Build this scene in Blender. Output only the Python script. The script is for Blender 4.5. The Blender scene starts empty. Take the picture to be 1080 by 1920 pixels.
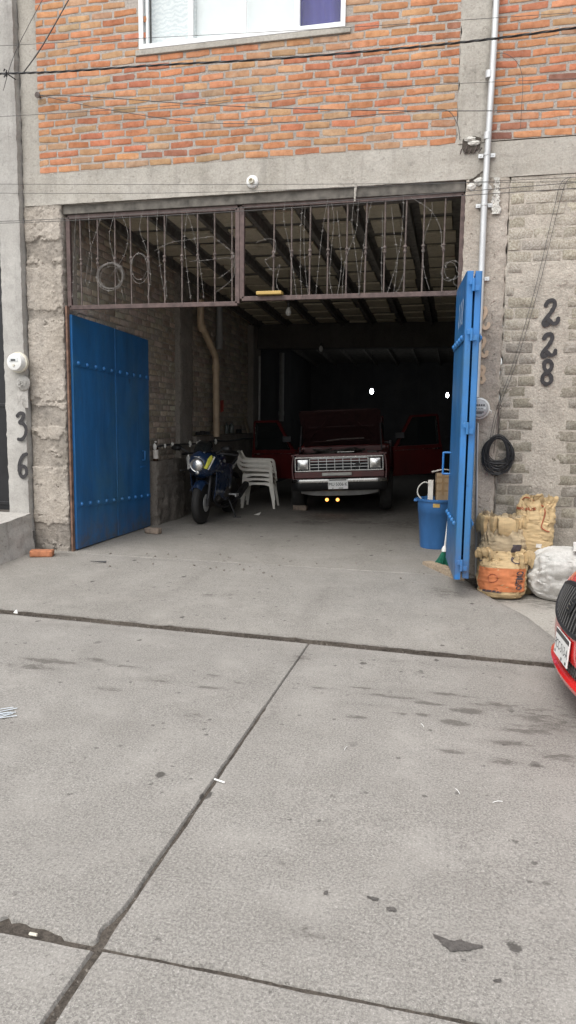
import bpy, bmesh, math, random
from mathutils import Vector, Matrix, noise, Euler

# ------------------------------------------------------------------ camera, sky, sun, exposure
S = bpy.context.scene
col = S.collection
R = math.radians
F, PITCH, YAW, ROLL, CAMH = 1360.0, R(7.4), R(13.4), R(0.72), 1.6
FW = Vector((-math.sin(YAW)*math.cos(PITCH), math.cos(YAW)*math.cos(PITCH), -math.sin(PITCH)))
_r0 = Vector((math.cos(YAW), math.sin(YAW), 0)); _u0 = _r0.cross(FW)
RT = _r0*math.cos(ROLL) + _u0*math.sin(ROLL); UP = RT.cross(FW)
CAM = Vector((0, 0, CAMH))
cd = bpy.data.cameras.new('camera'); cam = bpy.data.objects.new('camera', cd); col.objects.link(cam)
m = Matrix((RT, UP, -FW)).transposed().to_4x4(); m.translation = CAM
cam.matrix_world = m
cd.sensor_fit = 'VERTICAL'; cd.sensor_height = 36; cd.lens = 36*F/1920
cd.clip_start = 0.05; cd.clip_end = 500
S.camera = cam

SUN_EL, SUN_AZ = R(58), R(200)       # azimuth clockwise from +Y: behind the camera
w = bpy.data.worlds.new('World'); S.world = w; w.use_nodes = True
wn, wl = w.node_tree.nodes, w.node_tree.links
bg = wn['Background']
sky = wn.new('ShaderNodeTexSky'); sky.sky_type = 'NISHITA'; sky.sun_disc = False
sky.sun_elevation = SUN_EL; sky.sun_rotation = SUN_AZ; sky.dust_density = 4; sky.air_density = 1.2
hs = wn.new('ShaderNodeHueSaturation'); hs.inputs['Saturation'].default_value = 0.22
wl.new(sky.outputs[0], hs.inputs['Color']); wl.new(hs.outputs[0], bg.inputs['Color'])
bg.inputs['Strength'].default_value = 0.15
sd = bpy.data.lights.new('sun', 'SUN'); sd.energy = 0.5; sd.angle = R(60); sd.color = (1, .96, .90)
sun = bpy.data.objects.new('sun', sd); col.objects.link(sun)
_sv = Vector((math.sin(SUN_AZ)*math.cos(SUN_EL), math.cos(SUN_AZ)*math.cos(SUN_EL), math.sin(SUN_EL)))
sun.rotation_euler = _sv.to_track_quat('Z', 'Y').to_euler()
sun.location = _sv*20
vs = S.view_settings
S.display_settings.display_device = 'sRGB'
vs.view_transform = 'Standard'; vs.look = 'None'; vs.gamma = 1; vs.use_curve_mapping = False
vs.exposure = 0.92
S.cycles.use_denoising = True
S.cycles.max_bounces = 8; S.cycles.diffuse_bounces = 5; S.cycles.glossy_bounces = 3
S.cycles.sample_clamp_indirect = 4; S.cycles.caustics_reflective = False; S.cycles.caustics_refractive = False

# ------------------------------------------------------------------ helpers
def ray(x, y): return FW + RT*((x-540)/F) - UP*((y-960)/F)
def P(x, y, Y):                       # point of the plane y = Y (metres) along a line of sight
    d = ray(x, y); return CAM + d*(Y/d.y)
def PZ(x, y, Z):
    d = ray(x, y); return CAM + d*((Z-CAMH)/d.z)
def PX(x, y, X):
    d = ray(x, y); return CAM + d*(X/d.x)
def V(*a): return Vector(a)
def fbm(x, y, z=0.0, o=4): return noise.fractal(Vector((x, y, z)), 0.8, 2.1, o)

class MB:
    def __init__(s): s.v = []; s.f = []; s.mi = []; s.c = []; s.cur = 0; s.col = (1, 1, 1, 1); s.sm = []; s.smooth = False
    def vert(s, p): s.v.append(tuple(p)); s.c.append(s.col); return len(s.v)-1
    def face(s, ids): s.f.append(tuple(ids)); s.mi.append(s.cur); s.sm.append(s.smooth)
    def quad(s, a, b, c, d): i = [s.vert(p) for p in (a, b, c, d)]; s.face(i)
    def poly(s, pts): s.face([s.vert(p) for p in pts])
    def box(s, c, d, rot=None):
        c = Vector(c); h = Vector(d)/2; ids = []
        for sx in (-1, 1):
            for sy in (-1, 1):
                for sz in (-1, 1):
                    p = Vector((sx*h.x, sy*h.y, sz*h.z))
                    if rot is not None: p = rot @ p
                    ids.append(s.vert(c+p))
        for f in ((0,1,3,2),(4,6,7,5),(0,4,5,1),(2,3,7,6),(0,2,6,4),(1,5,7,3)): s.face([ids[i] for i in f])
        return s
    def bb(s, x0, x1, y0, y1, z0, z1): return s.box(((x0+x1)/2, (y0+y1)/2, (z0+z1)/2), (x1-x0, y1-y0, z1-z0))
    def bar(s, p0, p1, wx, wz, up=(0, 0, 1)):     # box beam between two points
        p0, p1 = Vector(p0), Vector(p1); d = p1-p0; z = d.normalized(); u = Vector(up)
        x = u.cross(z)
        if x.length < 1e-4: x = Vector((1, 0, 0)).cross(z)
        x.normalize(); y = z.cross(x)
        rot = Matrix((x, y, z)).transposed()
        return s.box((p0+p1)/2, (wx, wz, d.length), rot)
    def ring(s, c, x, y, r, n, ry=None):
        ry = r if ry is None else ry
        return [s.vert(Vector(c)+x*(math.cos(2*math.pi*i/n)*r)+y*(math.sin(2*math.pi*i/n)*ry)) for i in range(n)]
    def bridge(s, a, b):
        n = len(a)
        for i in range(n): s.face((a[i], a[(i+1) % n], b[(i+1) % n], b[i]))
    def tube(s, pts, r, n=8, cap=True, closed=False):
        pts = [Vector(p) for p in pts]; k = len(pts)
        rr = r if isinstance(r, (list, tuple)) else [r]*k
        rings = []; px_ = None
        for i, p in enumerate(pts):
            if closed: t = pts[(i+1) % k]-pts[i-1]
            else: t = pts[min(i+1, k-1)]-pts[max(i-1, 0)]
            if t.length < 1e-9: t = Vector((0, 0, 1))
            t.normalize()
            if px_ is None:
                a = Vector((0, 0, 1)) if abs(t.z) < .9 else Vector((1, 0, 0))
                x = a.cross(t).normalized()
            else:
                x = px_ - t*px_.dot(t)
                x = x.normalized() if x.length > 1e-6 else Vector((1, 0, 0))
            px_ = x; rings.append(s.ring(p, x, t.cross(x), rr[i], n))
        osm = s.smooth; s.smooth = True
        for i in range(k-1): s.bridge(rings[i], rings[i+1])
        if closed: s.bridge(rings[-1], rings[0])
        s.smooth = osm
        if cap and not closed: s.face(rings[0][::-1]); s.face(rings[-1])
        return s
    def lathe(s, c, prof, n=20, axis='z', ry=1.0):
        c = Vector(c)
        ax = {'z': (V(1,0,0), V(0,1,0), V(0,0,1)), 'y': (V(1,0,0), V(0,0,1), V(0,1,0)), 'x': (V(0,1,0), V(0,0,1), V(1,0,0))}[axis] if isinstance(axis, str) else axis
        osm = s.smooth; s.smooth = True
        rings = [s.ring(c+ax[2]*h, ax[0], ax[1], max(r, 1e-4), n, max(r, 1e-4)*ry) for r, h in prof]
        for a, b in zip(rings, rings[1:]): s.bridge(a, b)
        s.face(rings[0][::-1]); s.face(rings[-1]); s.smooth = osm
        return s
    def sheet(s, nu, nv, fn, smooth=True, back=None):
        ids = [[s.vert(fn(i/nu, j/nv)) for j in range(nv+1)] for i in range(nu+1)]
        osm = s.smooth; s.smooth = smooth
        for i in range(nu):
            for j in range(nv): s.face((ids[i][j], ids[i+1][j], ids[i+1][j+1], ids[i][j+1]))
        if back is not None:               # give the sheet a thickness
            b = [[s.vert(Vector(s.v[ids[i][j]])+Vector(back)) for j in range(nv+1)] for i in range(nu+1)]
            for i in range(nu):
                for j in range(nv): s.face((b[i][j], b[i][j+1], b[i+1][j+1], b[i+1][j]))
            s.smooth = False
            for i in range(nu):
                s.face((ids[i][0], b[i][0], b[i+1][0], ids[i+1][0])); s.face((ids[i][nv], ids[i+1][nv], b[i+1][nv], b[i][nv]))
            for j in range(nv):
                s.face((ids[0][j], ids[0][j+1], b[0][j+1], b[0][j])); s.face((ids[nu][j], b[nu][j], b[nu][j+1], ids[nu][j+1]))
        s.smooth = osm
        return ids
    def prism(s, pts, off):
        a = [s.vert(p) for p in pts]; b = [s.vert(Vector(p)+Vector(off)) for p in pts]
        s.face(a[::-1]); s.face(b); s.bridge(a, b); return s
    def xf(s, M):
        s.v = [tuple(M @ Vector(p)) for p in s.v]; return s
    def build(s, name, mats, parent=None, world=False, bevel=0, seg=2, smooth=None):
        me = bpy.data.meshes.new(name)
        vv = s.v
        if parent is not None and world:
            inv = parent_matrix(parent).inverted()
            vv = [tuple(inv @ Vector(p)) for p in vv]
        me.from_pydata(vv, [], s.f)
        for mm in (mats if isinstance(mats, (list, tuple)) else [mats]): me.materials.append(mm)
        me.polygons.foreach_set('material_index', s.mi)
        me.polygons.foreach_set('use_smooth', [True]*len(s.f) if smooth else s.sm)
        if any(c != (1, 1, 1, 1) for c in s.c):
            at = me.color_attributes.new('tint', 'FLOAT_COLOR', 'POINT')
            at.data.foreach_set('color', [q for c in s.c for q in c])
        me.update()
        bm = bmesh.new(); bm.from_mesh(me); bmesh.ops.recalc_face_normals(bm, faces=bm.faces); bm.to_mesh(me); bm.free()
        if any(s.sm): me.set_sharp_from_angle(angle=R(48))
        o = bpy.data.objects.new(name, me); col.objects.link(o)
        if parent is not None: o.parent = parent
        if bevel:
            b = o.modifiers.new('edge', 'BEVEL'); b.width = bevel; b.segments = seg; b.limit_method = 'ANGLE'; b.angle_limit = R(50)
        return o

def parent_matrix(o):
    M = Matrix.LocRotScale(o.location, o.rotation_euler, o.scale)
    return parent_matrix(o.parent) @ M if o.parent else M
def tag(o, label=None, cat=None, group=None, kind=None):
    if label: o['label'] = label
    if cat: o['category'] = cat
    if group: o['group'] = group
    if kind: o['kind'] = kind
    return o
def thing(name, label, cat, loc=(0, 0, 0), rotz=0, group=None):
    o = bpy.data.objects.new(name, None); col.objects.link(o); o.empty_display_size = .2
    o.location = loc; o.rotation_euler = (0, 0, rotz)
    return tag(o, label, cat, group)
def copy_tree(o, parent=None):
    c = o.copy(); col.objects.link(c)
    if parent: c.parent = parent
    for ch in list(o.children): copy_tree(ch, c)
    return c
def catmull(pts, n=8, closed=False):
    pts = [Vector(p) for p in pts]; k = len(pts); out = []
    rng = range(k if closed else k-1)
    for i in rng:
        if closed: a, b, c, d = pts[i-1], pts[i], pts[(i+1) % k], pts[(i+2) % k]
        else: a, b, c, d = pts[max(i-1, 0)], pts[i], pts[i+1], pts[min(i+2, k-1)]
        for j in range(n):
            t = j/n
            out.append(.5*((2*b)+(c-a)*t+(2*a-5*b+4*c-d)*t*t+(3*b-a-3*c+d)*t**3))
    if not closed: out.append(pts[-1])
    return out
def text_mb(body, size, mb=None, fn=None, ext=0.0, align='CENTER', res=3, bold=0.0):
    cu = bpy.data.curves.new('lettering', 'FONT'); cu.body = body; cu.size = size; cu.extrude = ext; cu.align_x = align; cu.align_y = 'CENTER'; cu.resolution_u = res; cu.offset = size*bold
    o = bpy.data.objects.new('lettering', cu); col.objects.link(o)
    dg = bpy.context.evaluated_depsgraph_get(); dg.update()
    me = bpy.data.meshes.new_from_object(o.evaluated_get(dg))
    mb = mb or MB(); base = len(mb.v)
    for v in me.vertices: mb.vert(fn(v.co) if fn else v.co)
    for p in me.polygons: mb.face([base+i for i in p.vertices])
    bpy.data.objects.remove(o); bpy.data.curves.remove(cu); bpy.data.meshes.remove(me)
    return mb

# ------------------------------------------------------------------ materials
class NT:
    def __init__(s, name):
        s.m = bpy.data.materials.new(name); s.m.use_nodes = True; s.t = s.m.node_tree
        s.b = s.t.nodes['Principled BSDF']; s.tc = s.t.nodes.new('ShaderNodeTexCoord')
    def n(s, typ, **kw):
        nd = s.t.nodes.new(typ)
        for k, v in kw.items():
            if k.startswith('i_'): nd.inputs[k[2:].replace('_', ' ')].default_value = v
            else: setattr(nd, k, v)
        return nd
    def l(s, a, b): s.t.links.new(a, b)
    def coord(s, scale=(1, 1, 1), rot=(0, 0, 0), gen=False):
        mp = s.n('ShaderNodeMapping'); mp.inputs['Scale'].default_value = scale; mp.inputs['Rotation'].default_value = rot
        s.l(s.tc.outputs['Object'], mp.inputs['Vector']); return mp.outputs[0]
    def noise(s, scale, detail=4, rough=.55, dist=0, sc=(1, 1, 1)):
        nd = s.n('ShaderNodeTexNoise'); nd.inputs['Scale'].default_value = scale; nd.inputs['Detail'].default_value = detail
        nd.inputs['Roughness'].default_value = rough; nd.inputs['Distortion'].default_value = dist
        s.l(s.coord(sc), nd.inputs['Vector']); return nd.outputs['Fac']
    def voro(s, scale, feature='F1', sc=(1, 1, 1)):
        nd = s.n('ShaderNodeTexVoronoi'); nd.feature = feature; nd.inputs['Scale'].default_value = scale
        s.l(s.coord(sc), nd.inputs['Vector']); return nd.outputs['Distance']
    def ramp(s, fac, a, b, ca=(0, 0, 0, 1), cb=(1, 1, 1, 1)):
        r = s.n('ShaderNodeValToRGB'); e = r.color_ramp.elements
        e[0].position = a; e[1].position = b; e[0].color = ca; e[1].color = cb
        s.l(fac, r.inputs[0]); return r.outputs[0]
    def mix(s, a, b, fac, mode='MIX'):
        x = s.n('ShaderNodeMix', data_type='RGBA', blend_type=mode)
        for sock, v in ((x.inputs['Factor'], fac), (x.inputs['A'], a), (x.inputs['B'], b)):
            if isinstance(v, (int, float)): sock.default_value = v
            elif isinstance(v, (tuple, list)): sock.default_value = (*v[:3], 1)
            else: s.l(v, sock)
        return x.outputs['Result']
    def math(s, op, a, b=0.0):
        x = s.n('ShaderNodeMath', operation=op)
        for sock, v in ((x.inputs[0], a), (x.inputs[1], b)):
            if isinstance(v, (int, float)): sock.default_value = v
            else: s.l(v, sock)
        return x.outputs[0]
    def attr(s, name='tint'): 
        a = s.n('ShaderNodeAttribute'); a.attribute_name = name; return a.outputs['Color']
    def bump(s, h, strength=.5, dist=.01, prev=None):
        b = s.n('ShaderNodeBump'); b.inputs['Strength'].default_value = strength; b.inputs['Distance'].default_value = dist
        s.l(h, b.inputs['Height'])
        if prev is not None: s.l(prev, b.inputs['Normal'])
        return b.outputs[0]
    def out(s, color, rough=.8, metal=0., normal=None, spec=.5, **kw):
        i = s.b.inputs
        for sock, v in ((i['Base Color'], color), (i['Roughness'], rough), (i['Metallic'], metal)):
            if isinstance(v, (int, float)): sock.default_value = v
            elif isinstance(v, (tuple, list)): sock.default_value = (*v[:3], 1)
            else: s.l(v, sock)
        i['Specular IOR Level'].default_value = spec
        if normal is not None: s.l(normal, i['Normal'])
        for k, v in kw.items(): i[k.replace('_', ' ')].default_value = v
        return s.m

def plain(name, c, rough=.6, metal=0., var=.25, scale=12, bump=.15, bscale=60, spec=.5, sc=(1, 1, 1), **kw):
    t = NT(name); n1 = t.noise(scale, 6, sc=sc)
    dark = tuple(x*(1-var) for x in c); lite = tuple(min(1, x*(1+var*.7)) for x in c)
    cc = t.mix(dark, lite, t.ramp(n1, .3, .7))
    nb = t.bump(t.noise(bscale, 4), bump, .004) if bump else None
    rr = t.math('ADD', t.math('MULTIPLY', t.noise(scale*2.3, 3), .25), rough-.12)
    return t.out(cc, rr, metal, nb, spec, **kw)

def concrete(name, c1, c2, streak=.35, speck=.25, pit=.3, bump=.6, bscale=40, tint=False, stain=(.12, .11, .10), formlines=False):
    t = NT(name)
    cc = t.mix(c1, c2, t.ramp(t.noise(1.7, 8, .62, .4), .34, .66))
    cc = t.mix(cc, (.55, .55, .55), t.math('MULTIPLY', t.ramp(t.noise(5, 6, .7), .5, .8), .6), 'MULTIPLY')
    st = t.ramp(t.noise(2.2, 6, .65, .3, (3.0, 3.0, .28)), .52, .75)
    cc = t.mix(cc, stain, t.math('MULTIPLY', st, streak))
    sp = t.ramp(t.noise(58, 5, .8), .38, .60)
    cc = t.mix(cc, (1-speck, 1-speck, 1-speck), t.math('SUBTRACT', 1.0, sp), 'MULTIPLY')
    pits = t.ramp(t.noise(24, 3, .6), .60, .70)
    cc = t.mix(cc, (.35, .33, .30), t.math('MULTIPLY', pits, pit), 'MULTIPLY')
    if tint: cc = t.mix(cc, t.attr(), 1.0, 'MULTIPLY')
    n = t.bump(t.noise(bscale, 6, .65), bump, .012)
    n = t.bump(t.noise(6, 5), bump*.7, .02, n)
    if pit: n = t.bump(t.math('SUBTRACT', 1.0, pits), pit, .006, n)
    return t.out(cc, .9, 0, n, .25)

def brick_mat(name, var=.35, pit=.3):
    t = NT(name)
    cc = t.attr()
    cc = t.mix(cc, (.62, .52, .45), t.math('MULTIPLY', t.ramp(t.noise(14, 6, .65), .42, .7), .75), 'MULTIPLY')
    cc = t.mix(cc, (.55, .50, .44), t.math('MULTIPLY', t.ramp(t.noise(9, 6, .7, .6), .58, .75), .45))
    cc = t.mix(cc, (.45, .38, .33), t.math('MULTIPLY', t.ramp(t.noise(55, 4, .7), .56, .7), pit), 'MULTIPLY')
    cc = t.mix(cc, (.60, .55, .50), t.math('MULTIPLY', t.ramp(t.noise(2.4, 7, .7, .3, (1, 1, .45)), .46, .68), .55), 'MULTIPLY')
    n = t.bump(t.noise(70, 5, .7), .5, .006)
    n = t.bump(t.noise(16, 3), .5, .01, n)
    return t.out(cc, .9, 0, n, .2)

def block_mat(name):
    t = NT(name); cc = t.attr()
    sp = t.ramp(t.noise(60, 5, .8), .40, .60)
    cc = t.mix(cc, (.55, .52, .48), t.math('SUBTRACT', 1.0, sp), 'MULTIPLY')
    cc = t.mix(cc, (.30, .27, .24), t.math('MULTIPLY', t.math('SUBTRACT', 1.0, t.ramp(t.voro(55), .12, .3)), .45))
    cc = t.mix(cc, (.50, .47, .42), t.math('MULTIPLY', t.ramp(t.noise(7, 6, .7, .5), .55, .72), .55))
    n = t.bump(t.noise(80, 5, .8), .6, .009)
    n = t.bump(t.noise(18, 3), .25, .008, n)
    return t.out(cc, .95, 0, n, .15)

def road_mat(name, base, dark, speck=.45, stains=.8):
    t = NT(name)
    cc = t.mix(base, dark, t.ramp(t.noise(1.6, 12, .85, .2), .38, .62))
    cc = t.mix(cc, tuple(x*.82 for x in base), t.math('MULTIPLY', t.ramp(t.noise(7, 9, .88, .3, (1.2, .8, 1)), .48, .66), .5))
    g = t.ramp(t.noise(95, 6, .85), .42, .56)
    cc = t.mix(cc, (1-speck,)*3, t.math('MULTIPLY', t.math('SUBTRACT', 1.0, g), t.ramp(t.noise(3.3, 4), .15, .5)), 'MULTIPLY')
    pt = t.ramp(t.noise(52, 6, .85), .57, .62)
    cc = t.mix(cc, (.075, .07, .062), t.math('MULTIPLY', pt, .6))
    g2 = t.ramp(t.noise(120, 4, .8), .56, .64)
    cc = t.mix(cc, (.58, .56, .52), t.math('MULTIPLY', g2, .45))
    # drops of oil and old gum: spots with a shape of their own
    sp = t.math('ADD', t.voro(3.4, sc=(1, .8, 1)), t.math('MULTIPLY', t.noise(24, 4, .7), .20))
    msk = t.ramp(t.noise(1.3, 3), .38, .52)
    spots = t.math('MULTIPLY', t.math('SUBTRACT', 1.0, t.ramp(sp, .165, .19)), msk)
    cc = t.mix(cc, (.04, .036, .032), t.math('MULTIPLY', spots, .78))
    sp2 = t.math('ADD', t.voro(9.5), t.math('MULTIPLY', t.noise(60, 4, .7), .24))
    cc = t.mix(cc, (.06, .055, .05), t.math('MULTIPLY', t.math('MULTIPLY', t.math('SUBTRACT', 1.0, t.ramp(sp2, .21, .25)), t.ramp(t.noise(2.1, 3), .42, .56)), .65))
    # stain map of the slab itself
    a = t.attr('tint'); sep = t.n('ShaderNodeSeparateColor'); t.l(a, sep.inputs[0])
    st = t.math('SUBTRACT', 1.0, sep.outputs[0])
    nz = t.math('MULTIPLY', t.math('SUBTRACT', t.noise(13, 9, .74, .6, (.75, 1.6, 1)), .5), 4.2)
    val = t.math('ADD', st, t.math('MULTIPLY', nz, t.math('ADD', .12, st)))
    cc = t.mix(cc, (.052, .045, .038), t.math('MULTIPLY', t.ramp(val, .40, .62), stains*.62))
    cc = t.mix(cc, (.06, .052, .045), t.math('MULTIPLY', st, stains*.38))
    n = t.bump(t.noise(110, 4, .8), .14, .005)
    n = t.bump(t.noise(9, 5), .4, .015, n)
    return t.out(cc, .88, 0, n, .3)

def paint(name, c, rough=.4, wear=.35, rust=(.12, .05, .025), rustamt=.25, coat=0., metal=0., grime=False):
    t = NT(name)
    cc = t.mix(c, tuple(x*(1-wear) for x in c), t.ramp(t.noise(2.5, 7, .65, .3, (2, 2, .5)), .35, .7))
    cc = t.mix(cc, tuple(min(1, x*1.5+.03) for x in c), t.math('MULTIPLY', t.ramp(t.noise(4, 7, .7, .2, (5, 5, .35)), .55, .75), .35))
    cc = t.mix(cc, rust, t.math('MULTIPLY', t.ramp(t.noise(11, 8, .75), .63, .70), rustamt))
    if grime:
        cc = t.mix(cc, (.045, .13, .20), t.math('MULTIPLY', t.ramp(t.noise(1.6, 6, .7, .4, (1, 1, .7)), .46, .66), .55))
        sx = t.n('ShaderNodeSeparateXYZ'); t.l(t.tc.outputs['Object'], sx.inputs[0])
        low = t.math('MULTIPLY', t.math('SUBTRACT', 1.0, t.ramp(sx.outputs['Z'], .02, .40)), t.ramp(t.noise(7, 7, .75), .40, .62))
        cc = t.mix(cc, (.10, .085, .07), t.math('MULTIPLY', low, .75))
        cc = t.mix(cc, (.09, .26, .50), t.math('MULTIPLY', t.ramp(t.noise(16, 7, .8, .5, (6, 6, .5)), .62, .68), .5))
        cc = t.mix(cc, (.012, .03, .06), t.math('MULTIPLY', t.ramp(t.noise(9, 7, .8, .5, (1, 1, .6)), .60, .70), .6))
    n = t.bump(t.noise(3, 2), .12, .02)
    n = t.bump(t.noise(70, 3), .08, .003, n)
    rr = t.math('ADD', t.math('MULTIPLY', t.noise(6, 5), .3), rough-.15)
    m = t.out(cc, rr, metal, n, .5)
    if coat: t.b.inputs['Coat Weight'].default_value = coat; t.b.inputs['Coat Roughness'].default_value = .08
    return m

def glow(name, c, strength):
    t = NT(name); m = t.out((.1, .1, .1), .5)
    t.b.inputs['Emission Color'].default_value = (*c, 1); t.b.inputs['Emission Strength'].default_value = strength
    return m
def pane_mat(name, c, rough=.05, tr=.8):
    t = NT(name); m = t.out(c, rough)
    tb = t.n('ShaderNodeBsdfTransparent'); tb.inputs[0].default_value = (.93, .95, .95, 1)
    mx = t.n('ShaderNodeMixShader'); mx.inputs[0].default_value = tr
    t.l(t.b.outputs[0], mx.inputs[1]); t.l(tb.outputs[0], mx.inputs[2])
    t.l(mx.outputs[0], t.t.nodes['Material Output'].inputs[0]); return m

M = {}
M['brick'] = brick_mat('fired_brick')
M['inner_brick'] = brick_mat('grey_brick', pit=.5)
M['block'] = block_mat('cement_block')
M['mortar'] = concrete('mortar', (.40, .36, .32), (.49, .445, .40), .2, .3, .3, 1.0, 55)
M['inner_mortar'] = concrete('inner_mortar', (.36, .33, .285), (.42, .385, .335), .2, .35, .5, 1.0, 55)
M['block_mortar'] = concrete('block_mortar', (.48, .445, .39), (.56, .52, .46), .2, .30, .4, 1.0, 45, tint=True)
M['concrete'] = concrete('cast_concrete', (.38, .355, .31), (.47, .445, .40), .35, .2, .35, .5)
M['col_concrete'] = concrete('rough_column_concrete', (.40, .36, .31), (.50, .46, .41), .25, .25, .6, .9, 38, tint=True)
M['pil_concrete'] = concrete('plaster_pilaster', (.36, .345, .32), (.48, .465, .435), .55, .15, .2, .4, 30, stain=(.20, .19, .18))
M['step_concrete'] = concrete('step_concrete', (.38, .36, .33), (.50, .48, .45), .55, .2, .4, .6, stain=(.10, .09, .08))
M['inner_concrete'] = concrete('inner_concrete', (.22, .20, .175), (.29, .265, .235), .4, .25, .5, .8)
M['rear_shade'] = concrete('shade_dark_plaster', (.06, .061, .063), (.085, .086, .088), .4, .25, .5, .8)  # near-black plaster: the gloom deep in the garage put into the colour
M['stone'] = concrete('rubble_plaster', (.17, .15, .13), (.26, .235, .205), .4, .3, .6, 1.2, 14)
M['road'] = road_mat('street_concrete', (.325, .309, .284), (.268, .253, .230), .46)
M['drive'] = road_mat('driveway_concrete', (.312, .295, .268), (.255, .240, .216), .42)
M['walk'] = road_mat('pavement_concrete', (.40, .38, .34), (.35, .33, .295), .3)
M['floor'] = road_mat('garage_floor_concrete', (.30, .282, .255), (.24, .225, .20), .35, .9)
M['dirt'] = concrete('joint_dirt', (.085, .072, .060), (.14, .12, .10), .2, .5, .5, 1.2, 60)
M['ceil_beam'] = plain('tarred_joist', (.125, .115, .10), .85, var=.5)
M['ceil_slab'] = concrete('ceiling_plank', (.47, .41, .30), (.55, .49, .37), .3, .2, .3, .6, stain=(.06, .05, .04))
M['blue'] = paint('blue_gate_paint', (.022, .140, .36), .45, .36, rustamt=.45, grime=True)
M['blue_edge'] = paint('blue_frame_paint', (.026, .175, .47), .42, .25, rustamt=.25, grime=True)
M['rust'] = plain('rusty_steel', (.13, .105, .095), .75, .25, var=.45, scale=25)
M['rustpaint'] = plain('maroon_primer_steel', (.10, .068, .062), .65, .1, var=.4, scale=18)
M['orange_rust'] = plain('orange_rust', (.17, .10, .07), .85, 0, var=.6, scale=14)
M['galv'] = plain('galvanised_steel', (.56, .57, .57), .42, .55, var=.18, scale=10, sc=(1, 1, .3))
M['wire'] = plain('weathered_wire', (.19, .178, .165), .6, .3, var=.3)
M['cable'] = plain('black_cable', (.022, .022, .024), .55, 0, var=.3)
M['greycable'] = plain('grey_cable', (.07, .068, .066), .6)
M['white_pl'] = plain('white_plastic', (.72, .72, .70), .4, 0, var=.08)
M['cream_pl'] = plain('cream_plastic', (.60, .57, .48), .5, 0, var=.12)
M['pvc'] = plain('stained_pvc', (.44, .335, .225), .5, 0, var=.25, scale=5)
M['greypvc'] = plain('grey_pvc', (.30, .30, .29), .5, 0, var=.2)
M['alum'] = plain('white_window_frame', (.78, .79, .79), .35, 0, var=.05, bump=.03)
M['black'] = plain('black_plastic', (.012, .012, .013), .45, 0, var=.3)
M['rubber'] = plain('tyre_rubber', (.020, .019, .018), .75, 0, var=.4, scale=18, bump=.3)
M['bonnet_under'] = plain('bonnet_underside', (.035, .013, .013), .6, 0, var=.4)
M['chrome'] = plain('worn_chrome', (.50, .50, .49), .24, 1., var=.12, scale=14, bump=.04)
M['darkmetal'] = plain('dark_metal', (.045, .045, .048), .5, .6, var=.4)
M['engine'] = plain('greasy_engine_metal', (.075, .068, .06), .55, .5, var=.6, scale=22)
M['red_truck'] = paint('dark_red_truck_paint', (.105, .011, .011), .35, .4, rustamt=.1, coat=.3)
M['red_car'] = paint('red_car_paint', (.62, .022, .020), .28, .04, rustamt=0, coat=1.)
M['moto_blue'] = paint('blue_fairing_paint', (.009, .026, .070), .28, .2, rustamt=0, coat=.8)
M['yellow'] = plain('yellow_decal', (.62, .62, .08), .4, 0, var=.1)
M['lens'] = plain('headlight_glass', (.72, .72, .70), .16, .85, var=.2, scale=60, bump=.5, bscale=90)
M['ink'] = plain('black_spray_paint', (.035, .033, .035), .8, 0, var=.35, scale=30)
M['faded'] = plain('faded_tan_paint', (.48, .37, .27), .85, 0, var=.15)
M['whitepaint'] = plain('thin_white_paint', (.55, .62, .68), .7, 0, var=.2)
M['doorblack'] = plain('black_sheet_door', (.018, .018, .020), .38, .2, var=.25, scale=3)
M['sackt'] = plain('tan_woven_sack', (.52, .385, .21), .8, 0, var=.28, scale=9, bump=.5, bscale=160, sc=(1, 1, 3))
M['sackd'] = plain('dusty_woven_sack', (.42, .335, .215), .85, 0, var=.4, scale=7, bump=.5, bscale=160, sc=(1, 1, 3))
M['sackw'] = concrete('white_woven_sack', (.52, .51, .48), (.66, .65, .62), .5, .2, .1, .25, stain=(.20, .18, .15))
M['sack_orange'] = plain('orange_sack_print', (.56, .19, .075), .75, 0, var=.2, scale=14, bump=.4, bscale=160)
M['sack_ink'] = plain('dark_sack_lettering', (.07, .055, .06), .8, 0, var=.3, scale=30)
M['redline'] = plain('red_brown_sack_print', (.33, .09, .04), .8, 0, var=.3, scale=30)
M['bucket'] = plain('blue_bucket_plastic', (.035, .135, .34), .45, 0, var=.22, scale=7, sc=(1, 1, .4))
M['card'] = plain('brown_cardboard', (.30, .215, .13), .8, 0, var=.2, scale=10)
M['tape'] = plain('packing_tape', (.24, .16, .085), .3, 0, var=.15)
M['green'] = plain('green_bristles', (.015, .16, .10), .6, 0, var=.35, scale=40)
M['wood'] = plain('weathered_timber', (.33, .26, .185), .85, 0, var=.4, scale=9, sc=(1, 6, 6), bump=.5)
M['ywood'] = plain('yellow_timber', (.44, .30, .09), .6, 0, var=.2, scale=9)
M['rag'] = plain('dirty_white_rag', (.55, .54, .50), .9, 0, var=.2)
M['redrag'] = plain('red_cloth', (.22, .03, .02), .9, 0, var=.3)
M['looseb'] = plain('loose_red_brick', (.42, .17, .085), .9, 0, var=.35, scale=18, bump=.6)
M['looseg'] = plain('loose_grey_brick', (.24, .19, .15), .9, 0, var=.35, scale=18, bump=.6)
M['brown_glass'] = plain('brown_bottle_glass', (.035, .016, .008), .12, 0, var=.2, bump=0)
M['clear_glass'] = plain('pale_bottle_glass', (.25, .28, .27), .1, 0, var=.2, bump=0, Transmission_Weight=.5)
M['paper'] = plain('paper_label', (.66, .63, .58), .7, 0, var=.12)
M['plate'] = plain('plate_white', (.85, .85, .83), .4, 0, var=.05, bump=0)
M['chairw'] = plain('white_chair_plastic', (.80, .77, .69), .45, 0, var=.1)
M['beam'] = concrete('dark_beam_concrete', (.06, .056, .05), (.085, .08, .072), .4, .25, .4, .6)  # even concrete tone, darker than the inner columns
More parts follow.
